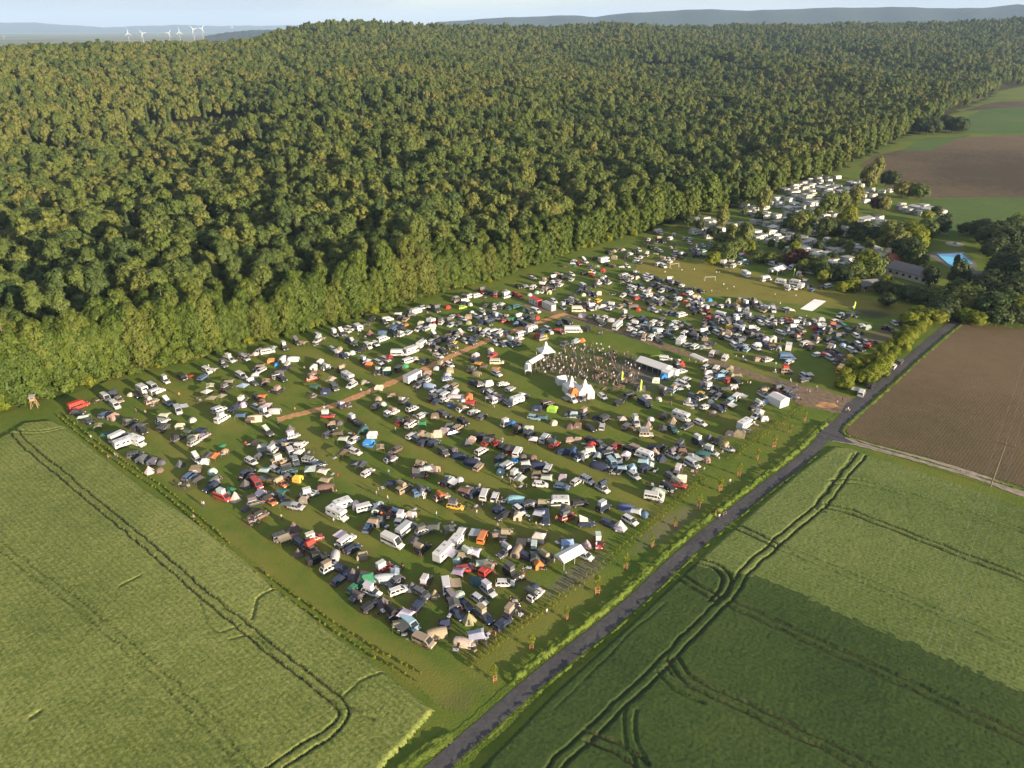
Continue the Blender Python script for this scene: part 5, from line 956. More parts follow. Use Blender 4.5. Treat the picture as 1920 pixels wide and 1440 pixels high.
def gazebo():
    b = MB(); r = lambda q, z: [(-q, -q, z), (q, -q, z), (q, q, z), (-q, q, z)]
    b.loft([r(1.52, 1.95), r(1.5, 2.12), r(.75, 2.42), r(.05, 2.75)], 'cloth'); return b, dict(pole=[MB().cyl((x * 1.42, y * 1.42, 0), (x * 1.42, y * 1.42, 2.0), .03, 'metal', 5) for x in (-1, 1) for y in (-1, 1)])
def tarp():
    b = MB(); n = 6; P = {}
    for i in range(n + 1):
        for j in range(n + 1):
            u, v = i / n * 2 - 1, j / n * 2 - 1; k = 1 - .14 * (1 - u * u) - .0; k2 = 1 - .14 * (1 - v * v); P[i, j] = (u * 1.7 * k2, v * 1.5 * k, 1.85 + .38 * (1 - abs(v)) - .25 * (u > .9) * 1 + .18 * u * v)
    vs = [P[i, j] for i in range(n + 1) for j in range(n + 1)]; b.add(vs, [(i * (n + 1) + j, (i + 1) * (n + 1) + j, (i + 1) * (n + 1) + j + 1, i * (n + 1) + j + 1) for i in range(n) for j in range(n)], 'cloth')
    return b, dict(pole=[MB().cyl((x * 1.66, y * 1.46, 0), (x * 1.66, y * 1.46, 1.9 + .18 * x * y), .025, 'metal', 5) for x in (-1, 1) for y in (-1, 1)])
def parasol():
    b = MB(); n = 10; r = lambda q, z: [(q * math.cos(6.283 * i / n), q * math.sin(6.283 * i / n), z) for i in range(n)]
    b.loft([r(1.35, 2.0), r(.7, 2.25), r(.03, 2.4)], 'cloth'); return b, dict(pole=[MB().cyl((0, 0, 0), (0, 0, 2.3), .03, 'wood', 6)], foot=[MB().cyl((0, 0, 0), (0, 0, .1), .3, 'dark', 8)])
TENT = dict(d=(dome, 'dome_tent', 'dome tent', 'tent', 'shell'), u=(tunnel, 'tunnel_tent', 'arched tunnel tent', 'tent', 'shell'), y=(peaked, 'peaked_tent', 'peaked tent', 'tent', 'shell'), b=(cabin, 'cabin_tent', 'upright cabin tent', 'cabin tent', 'shell'),
            g=(gazebo, 'gazebo', 'pop-up gazebo', 'gazebo', 'canopy'), s=(tarp, 'tarp_shelter', 'tarp on poles', 'tarp', 'canopy'), h=(parasol, 'parasol', 'parasol', 'parasol', 'canopy'))
def make_tent(k, col, x, y, rz, near, seed, scale=None):
    f, nm, _, _, shell = TENT[k]; b, parts = cached('T' + k, f); rg = random.Random(seed); s = scale or rg.uniform(.72, .95); sx = s * rg.uniform(.92, 1.12)
    c = tuple(min(.9, a * rg.uniform(.86, 1.12)) for a in PAL[col])
    if near:
        root = link(nm, None, loc=(x, y, 0), rz=rz, scale=(sx, s, s * rg.uniform(.95, 1.05))); link(shell, cached('t' + k, lambda: b.mesh(shell)), root, col=c)
        for pn, lst in parts.items():
            for i, mb in enumerate(lst): link(pn, cached('t%s%s%d' % (k, pn, i), lambda: mb.mesh(pn)), root, col=c)
    else:
        def whole():
            o = MB().merge(b); [o.merge(mb) for l in parts.values() for mb in l]; return o.mesh(nm)
        root = link(nm, cached('tw' + k, whole), loc=(x, y, 0), rz=rz, scale=(sx, s, s), col=c)
    return root
# ------------------------------------------------------------------ furniture and people
def chair_mesh():
    b = MB(); b.box(0, 0, .45, .52, .5, .04, 'cloth'); b.slab([(-.26, -.25, .45), (-.26, .25, .45), (-.42, .25, .98), (-.42, -.25, .98)], .03, 'cloth')
    for x in (-.24, .24):
        for y in (-.24, .24): b.cyl((x, y, 0), (-x * .6, y, .6), .014, 'metal', 4)
    return b.mesh('camp_chair')
def table_mesh():
    b = MB(); b.box(0, 0, .7, 1.1, .65, .035, 'white'); [b.cyl((x, y, 0), (x * .9, y * .9, .69), .018, 'metal', 4) for x in (-.5, .5) for y in (-.27, .27)]
    b.cyl((.2, .1, .72), (.2, .1, .82), .05, 'red', 6); b.box(-.2, -.05, .76, .25, .2, .09, 'bluepaint'); return b.mesh('camping_table')
def skin_person(pose):
    J = dict(pel=(0, 0, .95), sp=(0, 0, 1.15), ch=(0, 0, 1.36), nk=(0, 0, 1.52), hd=(.01, 0, 1.62), tp=(.01, 0, 1.74),
             ls=(0, .19, 1.42), le=(-.02, .26, 1.14), lh=(.08, .27, .9), lf=(.1, .27, .82), rs=(0, -.19, 1.42), re=(-.02, -.26, 1.14), rh=(.08, -.27, .9), rf=(.1, -.27, .82),
             lp=(0, .1, .9), lk=(.03, .11, .5), la=(0, .11, .09), lt=(.16, .12, .04), rp=(0, -.1, .9), rk=(.03, -.11, .5), ra=(0, -.11, .09), rt=(.16, -.12, .04))
    if pose == 'walk': J.update(lk=(.22, .1, .53), la=(.28, .1, .12), lt=(.43, .11, .07), rk=(-.04, -.1, .5), ra=(-.3, -.1, .14), rt=(-.16, -.11, .05), lh=(-.12, .27, .92), le=(-.1, .25, 1.15), lf=(-.14, .27, .84), rh=(.25, -.25, .98), rf=(.32, -.24, .94), re=(.05, -.26, 1.14))
    if pose == 'talk': J.update(rh=(.3, -.12, 1.2), re=(.08, -.26, 1.16), rf=(.37, -.08, 1.24), lh=(.22, .15, 1.08), lf=(.28, .1, 1.1))
    if pose == 'sit':
        for k in J: J[k] = (J[k][0] - .05, J[k][1], J[k][2] - .42)
        J.update(lk=(.42, .13, .5), la=(.44, .13, .09), lt=(.6, .13, .04), rk=(.42, -.13, .5), ra=(.44, -.13, .09), rt=(.6, -.13, .04), lp=(.02, .1, .5), rp=(.02, -.1, .5), lh=(.25, .2, .62), lf=(.33, .18, .6), rh=(.25, -.2, .62), rf=(.33, -.18, .6))
    E = 'pel sp,sp ch,ch nk,nk hd,hd tp,ch ls,ls le,le lh,lh lf,ch rs,rs re,re rh,rh rf,pel lp,lp lk,lk la,la lt,pel rp,rp rk,rk ra,ra rt'.split(',')
    Rr = dict(pel=.15, sp=.125, ch=.155, nk=.06, hd=.1, tp=.075, ls=.075, le=.05, lh=.035, lf=.04, lp=.1, lk=.065, la=.045, lt=.045)
    ks = list(J); me = bpy.data.meshes.new('person'); me.from_pydata([J[k] for k in ks], [tuple(ks.index(a) for a in e.split()) for e in E], [])
    o = bpy.data.objects.new('tmp', me); COL.objects.link(o); md = o.modifiers.new('s', 'SKIN'); md.use_smooth_shade = True
    for i, k in enumerate(ks):
        q = Rr.get(k) or Rr.get('l' + k[1:]); me.skin_vertices[0].data[i].radius = (q, q * (.8 if k in ('pel', 'sp', 'ch') else 1)); me.skin_vertices[0].data[i].use_root = (k == 'pel')
    o.modifiers.new('b', 'SUBSURF').levels = 1; dg = bpy.context.evaluated_depsgraph_get(); m2 = bpy.data.meshes.new_from_object(o.evaluated_get(dg)); bpy.data.objects.remove(o)
    m2.name = 'person'; m2.materials.clear(); [m2.materials.append(MAT[q]) for q in ('cloth', 'denim', 'skin', 'hair')]; off = -.42 if pose == 'sit' else 0
    for p in m2.polygons:
        x, y, z = p.center; zz = z - off
        if zz > 1.66 or (zz > 1.56 and x < -.03): i = 3
        elif zz > 1.5: i = 2
        elif (pose == 'sit' and z < .56 and (x > .1 or z < .45)) or (pose != 'sit' and zz < .95 and abs(y) < .22): i = 1
        elif abs(y) > .2 and zz < 1.2: i = 2
        else: i = 0
        if z < .1: i = 3
        p.material_index = i; p.use_smooth = True
    return m2
PERSON = {p: skin_person(p) for p in ('stand', 'walk', 'talk', 'sit')}
def face_part():
    b = MB()
    for s in (-1, 1): b.box(.1, s * .035, 1.645, .02, .02, .012, 'dark')
    b.box(.115, 0, 1.62, .03, .02, .04, 'skin'); b.box(.1, 0, 1.585, .02, .05, .01, 'red'); return b.mesh('face')
FACE = face_part()
def make_person(col, x, y, rz, pose='stand'):
    o = link('person', PERSON[pose], loc=(x, y, 0), rz=rz, scale=random.uniform(.94, 1.06), col=PAL[col]); return o
# ------------------------------------------------------------------ place the camp
LMK = [((1023, 655), 'the open white pagoda'), ((1094, 722), 'the twin white pagoda tents'), ((1225, 688), 'the long white marquee'), ((1004, 566), 'the red-roofed container'), ((795, 710), 'the white box trailer'),
       ((1332, 522), 'the football goal'), ((64, 745), 'the wooden hunting hide'), ((1524, 572), 'the white ground sheet'), ((854, 949), 'the yellow car'), ((900, 1003), 'the bright orange van'),
       ((691, 831), 'the bright blue tent'), ((1036, 767), 'the lime green tent'), ((1068, 1040), 'the white gable marquee'), ((1575, 812), 'the lane junction'), ((519, 787), 'the clay track end'),
       ((228, 826), 'the big white vans'), ((880, 1160), 'the grey peaked tent'), ((147, 760), 'the red corner van'), ((559, 898), 'the pale yellow cabin tent'), ((675, 1093), 'the green car'),
       ((1277, 778), 'the white coach motorhome'), ((1457, 752), 'the white cube tent'), ((1478, 668), 'the blue van'), ((1458, 508), 'the caravan-field marquee'), ((1008, 626), 'the red stall tent'), ((600, 690), 'the clay-track motorhome'),
       ((1578, 690), 'the yellow van'), ((1330, 562), 'the bright dome tent'), ((1368, 612), 'the tall yellow tent'), ((1233, 940), 'the hedge-side white van'), ((411, 932), 'the red wheat-side van'), ((955, 845), 'the red dome tent'),
       ((547, 675), 'the forest-side tunnel tent'), ((759, 609), 'the forest-side orange tent'), ((1133, 487), 'the field-corner motorhome'), ((1788, 490), 'the swimming pool'), ((1500, 520), 'the caravan circle flag'), ((970, 830), 'the big red tarp'), ((1063, 900), 'the tall brown tent')]
items = []
for (ox, oy), s_, txt in TILES:
    for t in txt.split():
        m_ = re.match(r'(\d+),(\d+)([A-Za-z])([A-Za-z])(-?\d+)?((?:/\w\w)*)$', t)
        if not m_: print('BAD', t); continue
        X, Y, k, c, a, mods = m_.groups(); px, py = ox + float(X) / s_, oy + float(Y) / s_
        items.append(dict(px=px, py=py, k=k, c=c, a=a, mods=[(q[0], q[1]) for q in mods.split('/') if q]))
rg9 = random.Random(17)   # the far rows stand closer than single marks can show
for it in list(items):
    if it['k'] in 'cdbs' and it['py'] < 665 and rg9.random() < .42 and not (it['px'] > 1590 or (it['px'] > 1300 and it['py'] < 520)):
        items.append(dict(px=it['px'] + rg9.choice((-9, 9, 11, -11)), py=it['py'] + rg9.uniform(-4, 4), k='c', c=rg9.choice('kgglnwwlt'), a=it['a'], mods=[]))
rg0 = random.Random(5)
for it in items:
    zc = dict(c=.8, v=1.0, V=1.3, M=1.4, o=1, k=.9, C=1.2, g=1.8, s=1.8, h=2).get(it['k'], .6)
    x, y = G(it['px'], it['py'], zc); it['x'], it['y'] = x, y; it['d'] = math.hypot(x, y)
    a = float(it['a']) if it['a'] is not None else rg0.choice((-38, -30, -25, 28, 35, -150, 40, 15))
    q = G(it['px'] + 8 * math.cos(R(a)), it['py'] - 8 * math.sin(R(a)), zc); it['rz'] = math.atan2(q[1] - y, q[0] - x)
    if it['k'] in 'dubygsh' and it['a'] is None: it['rz'] = rg0.uniform(-.5, .3) + rg0.choice((0, 0, -1.57))
# nudge vehicles and tents that would stand in each other
solid = [it for it in items if it['k'] in 'cvVMokCduyb']; rad = dict(c=1.5, v=1.6, V=1.9, M=2.1, o=1.5, k=1.6, C=1.9, d=1.2, u=1.6, y=1.5, b=1.3)
for _ in range(14):
    for i, a in enumerate(solid):
        for b in solid[i + 1:]:
            dx, dy = b['x'] - a['x'], b['y'] - a['y']
            if abs(dx) > 4.5 or abs(dy) > 4.5: continue
            d = math.hypot(dx, dy) or .01; need = rad[a['k']] + rad[b['k']] - .25
            if d < need:
                p = (need - d) * .25 / d; a['x'] -= dx * p; a['y'] -= dy * p; b['x'] += dx * p; b['y'] += dy * p
ncar = 0; seedc = 0
FARCARS = MB()
for q_, cc_ in PAL.items(): plain('paint_' + q_, cc_, .35, 0, .05); plain('fabric_' + q_, cc_, .85, 0, .12)
solid_sorted = sorted(items, key=lambda i: i['d']); cnt = {}
TSTYLE = {}
for n_, it in enumerate(solid_sorted):
    k, c, near = it['k'], it['c'], it['py'] > 770
    if k in VNAME:
        cnt[k] = cnt.get(k, 0) + 1
        rg = random.Random(n_ * 7 + 3)
        key = k + ('0' if k not in 'cvV' else str(rg.choice((0, 0, 1, 2))) if k == 'c' else rg.choice('01') if k == 'v' else '0')
        if k == 'V' and it['px'] > 950 and it['py'] > 600 and c == 'w' and it['py'] < 700: key = 'V1'
        mods = list(it['mods'])
        if not mods and k == 'c' and near and rg.random() < .15: mods = [(rg.choice('wpf'), rg.choice('glgkt'))]
        if not mods and k == 'c' and not near and rg.random() < .28: mods = [(rg.choice('wpf'), rg.choice('glgwt'))]
        if not mods and k in 'vo' and rg.random() < .25: mods = [(rg.choice('ab'), rg.choice('lgtw'))]
        if it['px'] > 1560 and it['py'] > 590 and k == 'c' and it['px'] > 1590: mods = []
        if k == 'c' and cnt[k] > 292:
            parts, H_, cx_ = cached('V' + key, VEH[key]); w_ = cached('mb' + key, lambda: [MB().merge(mb) for l in parts.values() for mb in l])
            for mb in w_:
                q = mb.moved(it['x'], it['y'], 0, it['rz'], VS); q.m = ['paint_' + c if x_ == 'tint' else x_ for x_ in q.m]; FARCARS.merge(q)
            for t, mc in mods:
                if t in 'wpf': q = cached('rtmb' + t, lambda: rooftent(t, True)).moved(cx_, 0, H_).moved(it['x'], it['y'], 0, it['rz']); q.m = ['fabric_' + mc if x_ == 'cloth' else x_ for x_ in q.m]; FARCARS.merge(q)
            continue
        it['mods'] = mods; o = make_vehicle(key, c, it['x'], it['y'], it['rz'], near, mods, n_)
        nm = STYLE.get(key, VNAME[k][1]); f = ''
        for t, mc in mods:
            if t in 'wpf': f = ' with %s %s roof tent' % (CN[mc].split()[-1] if CN[mc] != 'silver grey' else 'grey', {'w': 'wedge', 'p': 'box', 'f': 'fold-out'}[t])
            elif not f: f = ' with %s side awning' % CN[mc].split()[-1]
        it.update(o=o, desc='%s %s%s' % (CN[c], nm, f), cat=VNAME[k][2], grp={'c': 'cars parked in the camp', 'C': 'caravans', 'v': 'campervans in the camp', 'o': 'off-road vehicles in the camp'}.get(k, VNAME[k][2] + 's in the camp'))
    elif k in TENT:
        o = make_tent(k, c, it['x'], it['y'], it['rz'], near, n_); cw = CN[c] if CN[c] != 'silver grey' else 'light grey'
        it.update(o=o, desc='%s %s' % (cw, TENT[k][2]), cat=TENT[k][3], grp=TENT[k][3] + 's pitched in the camp')
    elif k == 'P':
        it['o'] = make_person(c, it['x'], it['y'], random.uniform(0, 6.28), random.choice(('stand', 'walk', 'talk')))
        it.update(desc='person in %s top walking outside' % CN[c].split()[-1], cat='person', grp='people in the camp')
    if k == 'f':
        it['desc'] = None
lab = [it for it in items if it.get('desc') and 'o' in it]
for it in lab: it['lm'] = min(LMK, key=lambda l: math.hypot(l[0][0] - it['px'], (l[0][1] - it['py']) * 1.6))
groups = {}
for it in lab: groups.setdefault((it['desc'], it['lm'][1]), []).append(it)
ORD = 'first second third fourth fifth sixth seventh eighth ninth tenth eleventh twelfth thirteenth fourteenth fifteenth sixteenth'.split()
for (d, lm), g_ in groups.items():
    pos = GL([[l for l in LMK if l[1] == lm][0][0]])[0]; g_.sort(key=lambda i: math.hypot(i['x'] - pos[0], i['y'] - pos[1]))
    for i, it in enumerate(g_):
        tag(it['o'], ('%s near %s' % (d, lm)) if len(g_) == 1 else '%s, %s from %s' % (d, ORD[min(i, 15)], lm), it['cat'], it['grp'])
tag(link('distant_parked_cars', FARCARS.mesh('distant_parked_cars')), 'closely packed small cars and roof tents in the rows farthest from the lane', 'cars', kind='stuff')
print('KINDS', cnt, 'tents', sum(i['k'] in TENT for i in items), 'labels', len(lab))
# camp furniture: a table with chairs at every marked spot, and beside many of the nearer tents
CH_, TB_ = chair_mesh(), table_mesh(); nch = 0
spots = [(it['x'], it['y'], it['c']) for it in items if it['k'] == 'f']
for it in solid_sorted:
    if it['k'] in 'bugsv' and it['py'] > 700 and len(spots) < 135 and rg0.random() < .5:
        a = rg0.uniform(0, 6.28); spots.append((it['x'] + 2.4 * math.cos(a), it['y'] + 2.4 * math.sin(a), rg0.choice('kgtrnw')))
for x, y, c in spots:
    o = link('camping_table', TB_, loc=(x, y, 0), rz=random.uniform(0, 3)); tag(o, 'small white-topped folding camping table standing among tents and parked vehicles', 'table', 'folding camping tables in the camp')
    for j in range(random.choice((1, 2, 2, 3)) if nch < 290 else 0):
        a = random.uniform(0, 6.28); cc = random.choice((c, c, 'k', 'g')); o = link('camp_chair', CH_, loc=(x + 1.1 * math.cos(a), y + 1.1 * math.sin(a), 0), rz=a + math.pi + random.uniform(-.4, .4), col=PAL[cc]); nch += 1
        tag(o, '%s fabric folding chair drawn up to a camping table in the camp' % CN[cc].split()[-1], 'chair', '%s folding chairs at the camping tables' % CN[cc].split()[-1])
    if random.random() < .35:
        a = random.uniform(0, 6.28); tag(make_person(random.choice('wktrnb'), x + 1.6 * math.cos(a), y + 1.6 * math.sin(a), a + 3, random.choice(('stand', 'talk'))), 'person standing beside a camping table in front of the tents', 'person', 'people at the camping tables')
# the crowd in the arena
NP0 = sum(o_.name.split('.')[0] == 'person' for o_ in bpy.data.objects)
ap = GL(pts('998,682 1035,664 1085,648 1130,650 1180,662 1205,685 1195,716 1165,728 1110,722 1060,712 1008,704')); bx = bnd(ap, 0); n = 0
while n < 300 - NP0:
    x, y = random.uniform(bx[0], bx[1]), random.uniform(bx[2], bx[3])
    if not inpoly(np.array([x]), np.array([y]), ap)[0] or (vnoise(np.array([x + 300.]), np.array([y]), 5, 8)[0] < .42 and random.random() < .35): continue
    tag(make_person(random.choice('wctkkgnnmltk'), x, y, random.uniform(0, 6.28), random.choice(('stand', 'stand', 'talk', 'walk'))), 'person among the crowd gathered on the trodden ground between the white tents', 'person', 'people of the crowd between the white tents'); n += 1
NP = sum(o.name.split('.')[0] == 'person' for o in bpy.data.objects); print('PERSONS', NP)
def crowd_rest(n):
    V, Fs, M = [], [], []; k = 0; src_ = {}
    for p, me in PERSON.items():
        if p == 'sit': continue
        v = np.empty(len(me.vertices) * 3); me.vertices.foreach_get('co', v); src_[p] = (v.reshape(-1, 3), [tuple(q.vertices) for q in me.polygons], [q.material_index for q in me.polygons])
    tops = ['fabric_' + q for q in 'wctkkgnmlb']; mats = tops + ['denim', 'skin', 'hair']; c_ = 0
    while c_ < n:
        x, y = random.uniform(bx[0], bx[1]), random.uniform(bx[2], bx[3])
        if not inpoly(np.array([x]), np.array([y]), ap)[0] or vnoise(np.array([x + 300.]), np.array([y]), 5, 8)[0] < .4 and random.random() < .6: continue
        v, f, mi = src_[random.choice(list(src_))]; a = random.uniform(0, 6.28); top = random.randrange(len(tops)); W = np.stack([v[:, 0] * math.cos(a) - v[:, 1] * math.sin(a) + x, v[:, 0] * math.sin(a) + v[:, 1] * math.cos(a) + y, v[:, 2]], 1)
        V.append(W); Fs += [tuple(j + k for j in q) for q in f]; M += [top if q == 0 else len(tops) + q - 1 for q in mi]; k += len(v); c_ += 1
    me = bpy.data.meshes.new('crowd'); me.from_pydata(np.concatenate(V).tolist(), [], Fs); [me.materials.append(MAT[q]) for q in mats]; me.polygons.foreach_set('material_index', M); me.update()
    tag(link('crowd', me), 'rest of the dense crowd standing between the white tents', 'crowd', kind='stuff')
crowd_rest(190)
def beer_set():
    t = MB(); t.box(0, 0, .76, 2.2, .5, .04, 'wood'); [t.cyl((x, y, 0), (x, y, .75), .025, 'metal', 4) for x in (-.8, .8) for y in (-.2, .2)]
    b = MB(); b.box(0, 0, .46, 2.2, .25, .035, 'wood'); [b.cyl((x, y, 0), (x, y, .45), .02, 'metal', 4) for x in (-.8, .8) for y in (-.08, .08)]; return t.mesh('beer_table'), b.mesh('beer_bench')
BT, BB = beer_set()
for i in range(22):
    px, py = random.uniform(1120, 1200), random.uniform(672, 735); x, y = G(px, py); rz = random.choice((-.5, 1.0)) + random.uniform(-.2, .2)
    tag(link('beer_table', BT, loc=(x, y, 0), rz=rz), 'long narrow folding table set out before the long white marquee', 'table', 'long tables before the marquee')
    for s in (-1, 1): tag(link('beer_bench', BB, loc=(x - math.sin(rz) * .6 * s, y + math.cos(rz) * .6 * s, 0), rz=rz), 'narrow wooden bench beside a long table before the marquee', 'bench', 'benches before the marquee')

# ------------------------------------------------------------------ single structures
def at(px, py, z=0): x, y = G(px, py, z); return (x, y, 0)
def head(p0, p1): a, b = G(*p0), G(*p1); return math.atan2(b[1] - a[1], b[0] - a[0])
def pagoda(px, py, s, mat, label, wall=False, rz=.5, peak=4.8, name='pagoda_tent'):
    root = link(name, None, loc=at(px, py), rz=rz); b = MB(); r = lambda q, z: [(-q, -q, z), (q, -q, z), (q, q, z), (-q, q, z)]
    h = s / 2; b.loft([r(h, 2.2), r(h * 1.0, 2.5), r(h * .62, 3.0), r(h * .32, 3.6), r(h * .1, peak * .92), r(.02, peak)], mat); link('canopy', b.mesh('canopy'), root)
    for x in (-1, 1):
        for y in (-1, 1): link('pole', MB().cyl((x * (h - .08), y * (h - .08), 0), (x * (h - .08), y * (h - .08), 2.3), .06, 'white', 6).mesh('pole'), root)
    if wall:
        w = MB(); w.box(0, h - .03, 1.1, s - .2, .03, 2.2, mat); w.box(-h + .03, 0, 1.1, .03, s - .2, 2.2, mat); w.box(h - .03, 0, 1.1, .03, s - .2, 2.2, mat); w.box(-h * .55, -h + .03, 1.1, s * .42, .03, 2.2, mat); w.box(h * .55, -h + .03, 1.1, s * .42, .03, 2.2, mat); link('side_wall', w.mesh('side_wall'), root)
    return tag(root, label, 'marquee')
def marquee(px, py, L_, W, eave, ridge, rz, label, walls='', mat='white', name='marquee'):
    root = link(name, None, loc=at(px, py), rz=rz); b = MB(); hl, hw = L_ / 2, W / 2
    b.add([(-hl, -hw, eave), (hl, -hw, eave), (hl, 0, ridge), (-hl, 0, ridge), (hl, hw, eave), (-hl, hw, eave), (-hl, -hw, eave - .22), (hl, -hw, eave - .22), (hl, hw, eave - .22), (-hl, hw, eave - .22)],
          [(0, 1, 2, 3), (3, 2, 4, 5), (6, 7, 1, 0), (5, 4, 8, 9), (1, 7, 8, 4), (0, 5, 9, 6), (1, 4, 2), (0, 3, 5)], mat); link('canopy', b.mesh('canopy'), root); n = max(2, int(L_ / 2.2) + 1)
    for i in range(n):
        for y in (-1, 1): x = -hl + .06 + (L_ - .12) * i / (n - 1); link('pole', MB().cyl((x, y * (hw - .05), 0), (x, y * (hw - .05), eave - .05), .045, 'white', 6).mesh('pole'), root)
    w = MB()
    if 'b' in walls: w.box(0, hw - .02, eave / 2, L_ - .2, .03, eave, mat)
    if 'f' in walls: w.box(0, -hw + .02, eave / 2, L_ - .2, .03, eave, mat)
    if 'l' in walls: w.box(-hl + .02, 0, eave / 2, .03, W - .2, eave, mat)
    if 'r' in walls: w.box(hl - .02, 0, eave / 2, .03, W - .2, eave, mat)
    if w.v: link('side_wall', w.mesh('side_wall'), root)
    return tag(root, label, 'marquee')
pagoda(1023, 668, 5.2, 'white', 'open white pagoda tent with a high point beside the crowd', rz=.35, peak=5.8)
pagoda(1071, 735, 4.6, 'white', 'white walled pagoda tent, the one beside the small white cabin', True, .35, 5.8)
pagoda(1096, 742, 5.2, 'white', 'white walled pagoda tent, the one behind the orange tent', True, .15, 6.0)
pagoda(1076, 746, 2.8, 'white', 'small orange pop-up tent in front of the twin white pagodas', True, .3, 3.3, 'orange_stall_tent')
for ch in bpy.data.objects:
    if ch.parent and ch.parent.name == 'orange_stall_tent' and ch.name.split('.')[0] in ('canopy', 'side_wall'):
        ch.data.materials.clear(); ch.data.materials.append(MAT['cloth']); ch.color = (*PAL['o'], 1)
marquee(1052, 719, 3.2, 2.8, 2.1, 2.9, .3, 'small white gabled tent next to the twin white pagodas', 'bflr', name='small_marquee')
marquee(1003, 684, 7.6, 2.6, 2.2, 2.9, head((988, 690), (1018, 672)), 'long white stall tent leading up to the open pagoda', 'b', name='stall_tent')
marquee(990, 700, 4.6, 2.2, 2.1, 2.6, head((991, 710), (989, 690)), 'narrow white stall tent at the corner of the stall row', 'b', name='stall_tent')
marquee(1225, 694, 11.5, 5.0, 2.5, 3.6, head((1195, 684), (1255, 705)), 'long white marquee open towards the crowd', 'b')
marquee(1250, 707, 3.0, 3.0, 2.3, 3.0, head((1195, 684), (1255, 705)), 'small white box tent at the end of the long marquee', 'bflr', name='box_tent')
marquee(1262, 704, 3.0, 2.6, 2.2, 2.7, head((1195, 684), (1255, 705)), 'small white box tent furthest out past the long marquee', 'bflr', name='box_tent')
marquee(1068, 1051, 6.4, 3.3, 2.1, 2.9, head((1052, 1062), (1088, 1042)), 'white gable marquee on bare legs beside the young hedge plants')
marquee(1309, 680, 6.2, 2.6, 2.1, 2.5, head((1293, 671), (1322, 684)), 'low white open marquee beside the dirt track', name='open_marquee')
marquee(1458, 512, 9.0, 5.0, 2.5, 3.4, head((1443, 517), (1475, 506)), 'white marquee among the caravans behind the playing field', 'b')
marquee(1458, 757, 5.0, 4.2, 2.5, 3.2, head((1442, 748), (1470, 762)), 'big closed white cube-like marquee near the camp entrance', 'bflr')
def container(px, py, L_, rz, roof, wall, label, stripes=False):
    root = link('office_container', None, loc=at(px, py), rz=rz); b = MB(); b.box(0, 0, 1.3, L_, 2.44, 2.5, wall); link('body', b.mesh('body'), root)
    r = MB(); r.box(0, 0, 2.6, L_ + .06, 2.5, .1, roof); r.box(L_ / 2, 0, 1.3, .05, 2.4, 2.4, roof); link('roof', r.mesh('roof'), root)
    for i in range(6 if stripes else 3):
        x = -L_ / 2 + L_ * (i + .5) / (6 if stripes else 3); d = MB(); d.box(x, -1.235, 1.15, .75 if stripes else 1.0, .03, 2.0 if stripes or i == 1 else .9, 'grey' if not stripes else 'white'); d.box(x + .43, -1.235, 1.2, .05, .04, 2.3, 'dark'); link('door', d.mesh('door'), root)
    return tag(root, label, 'container')
rzc = head((993, 560), (1015, 570)); container(1004, 570, 6.0, rzc, 'red', 'white', 'white office container with a bright red roof on the dirt track'); container(1029, 579, 6.4, rzc, 'grey', 'white', 'white toilet container with a row of doors, next to the red-roofed one', True)
def trailer(px, py, L_, rz, label):
    root = link('box_trailer', None, loc=at(px, py), rz=rz); link('body', MB().box(0, 0, 1.75, L_, 2.4, 2.4, 'white').mesh('body'), root); link('roof', MB().box(0, 0, 2.97, L_ - .05, 2.36, .05, 'grey').mesh('roof'), root)
    for w_ in wheels((-.5, .5), 1.2, .38): link('wheel', w_.mesh('wheel'), root)
    d = MB(); d.cyl((L_ / 2, 0, .6), (L_ / 2 + 1.4, 0, .5), .06, 'metal'); link('drawbar', d.mesh('drawbar'), root); return tag(root, label, 'trailer')
trailer(774, 714, 6.6, head((760, 722), (790, 706)), 'large white box trailer beside the clay track')
# marked tents that carry a word of their own
def flag(px, py, h, mat, label):
    root = link('feather_flag', None, loc=at(px, py), rz=random.uniform(-.4, .4)); link('pole', MB().cyl((0, 0, 0), (0, 0, h), .03, 'white', 5).mesh('pole'), root)
    b = MB(); b.slab([(0, 0, .8), (.38, 0, .95), (.45, 0, h * .85), (0, 0, h)], .02, mat); link('banner', b.mesh('banner'), root); return tag(root, label, 'flag')
flag(1165, 718, 4.4, 'lime', 'yellow-green feather flag standing among the tables'); flag(1200, 736, 4.8, 'lime', 'yellow-green feather flag beside the parked cars below the marquee')
flag(1487, 520, 4.4, 'lime', 'pale yellow feather flag among the caravans'); flag(1600, 582, 4.0, 'lime', 'yellow feather flag on the grass near the dark trodden patch'); flag(1452, 694, 3.0, 'white', 'white feather flag near the blue van')
cn = MB(); cn.loft([[(x, y * w, z + (.35 if w else .55) * (y != 0) * (abs(y) > .5)) for y, z in ((-1, .1), (-.4, 0), (.4, 0), (1, .1))] for x, w in ((-2.3, .02), (-1.5, .3), (0, .42), (1.5, .3), (2.3, .02))], 'lime')
tag(link('canoe', cn.mesh('canoe'), loc=at(1231, 669), rz=.1), 'yellow-green canoe lying behind the long white marquee', 'canoe')
tag(sheet('ground_sheet', GL(pts('1500,579.6 1523,583.7 1549,565 1527,561.3')), .12, 'sheetwhite', kind='thing'), 'large white sheet spread flat on the grass below the playing field', 'ground sheet'); 
o = bpy.data.objects['ground_sheet']; md = o.modifiers.new('s', 'SOLIDIFY'); md.thickness = .04
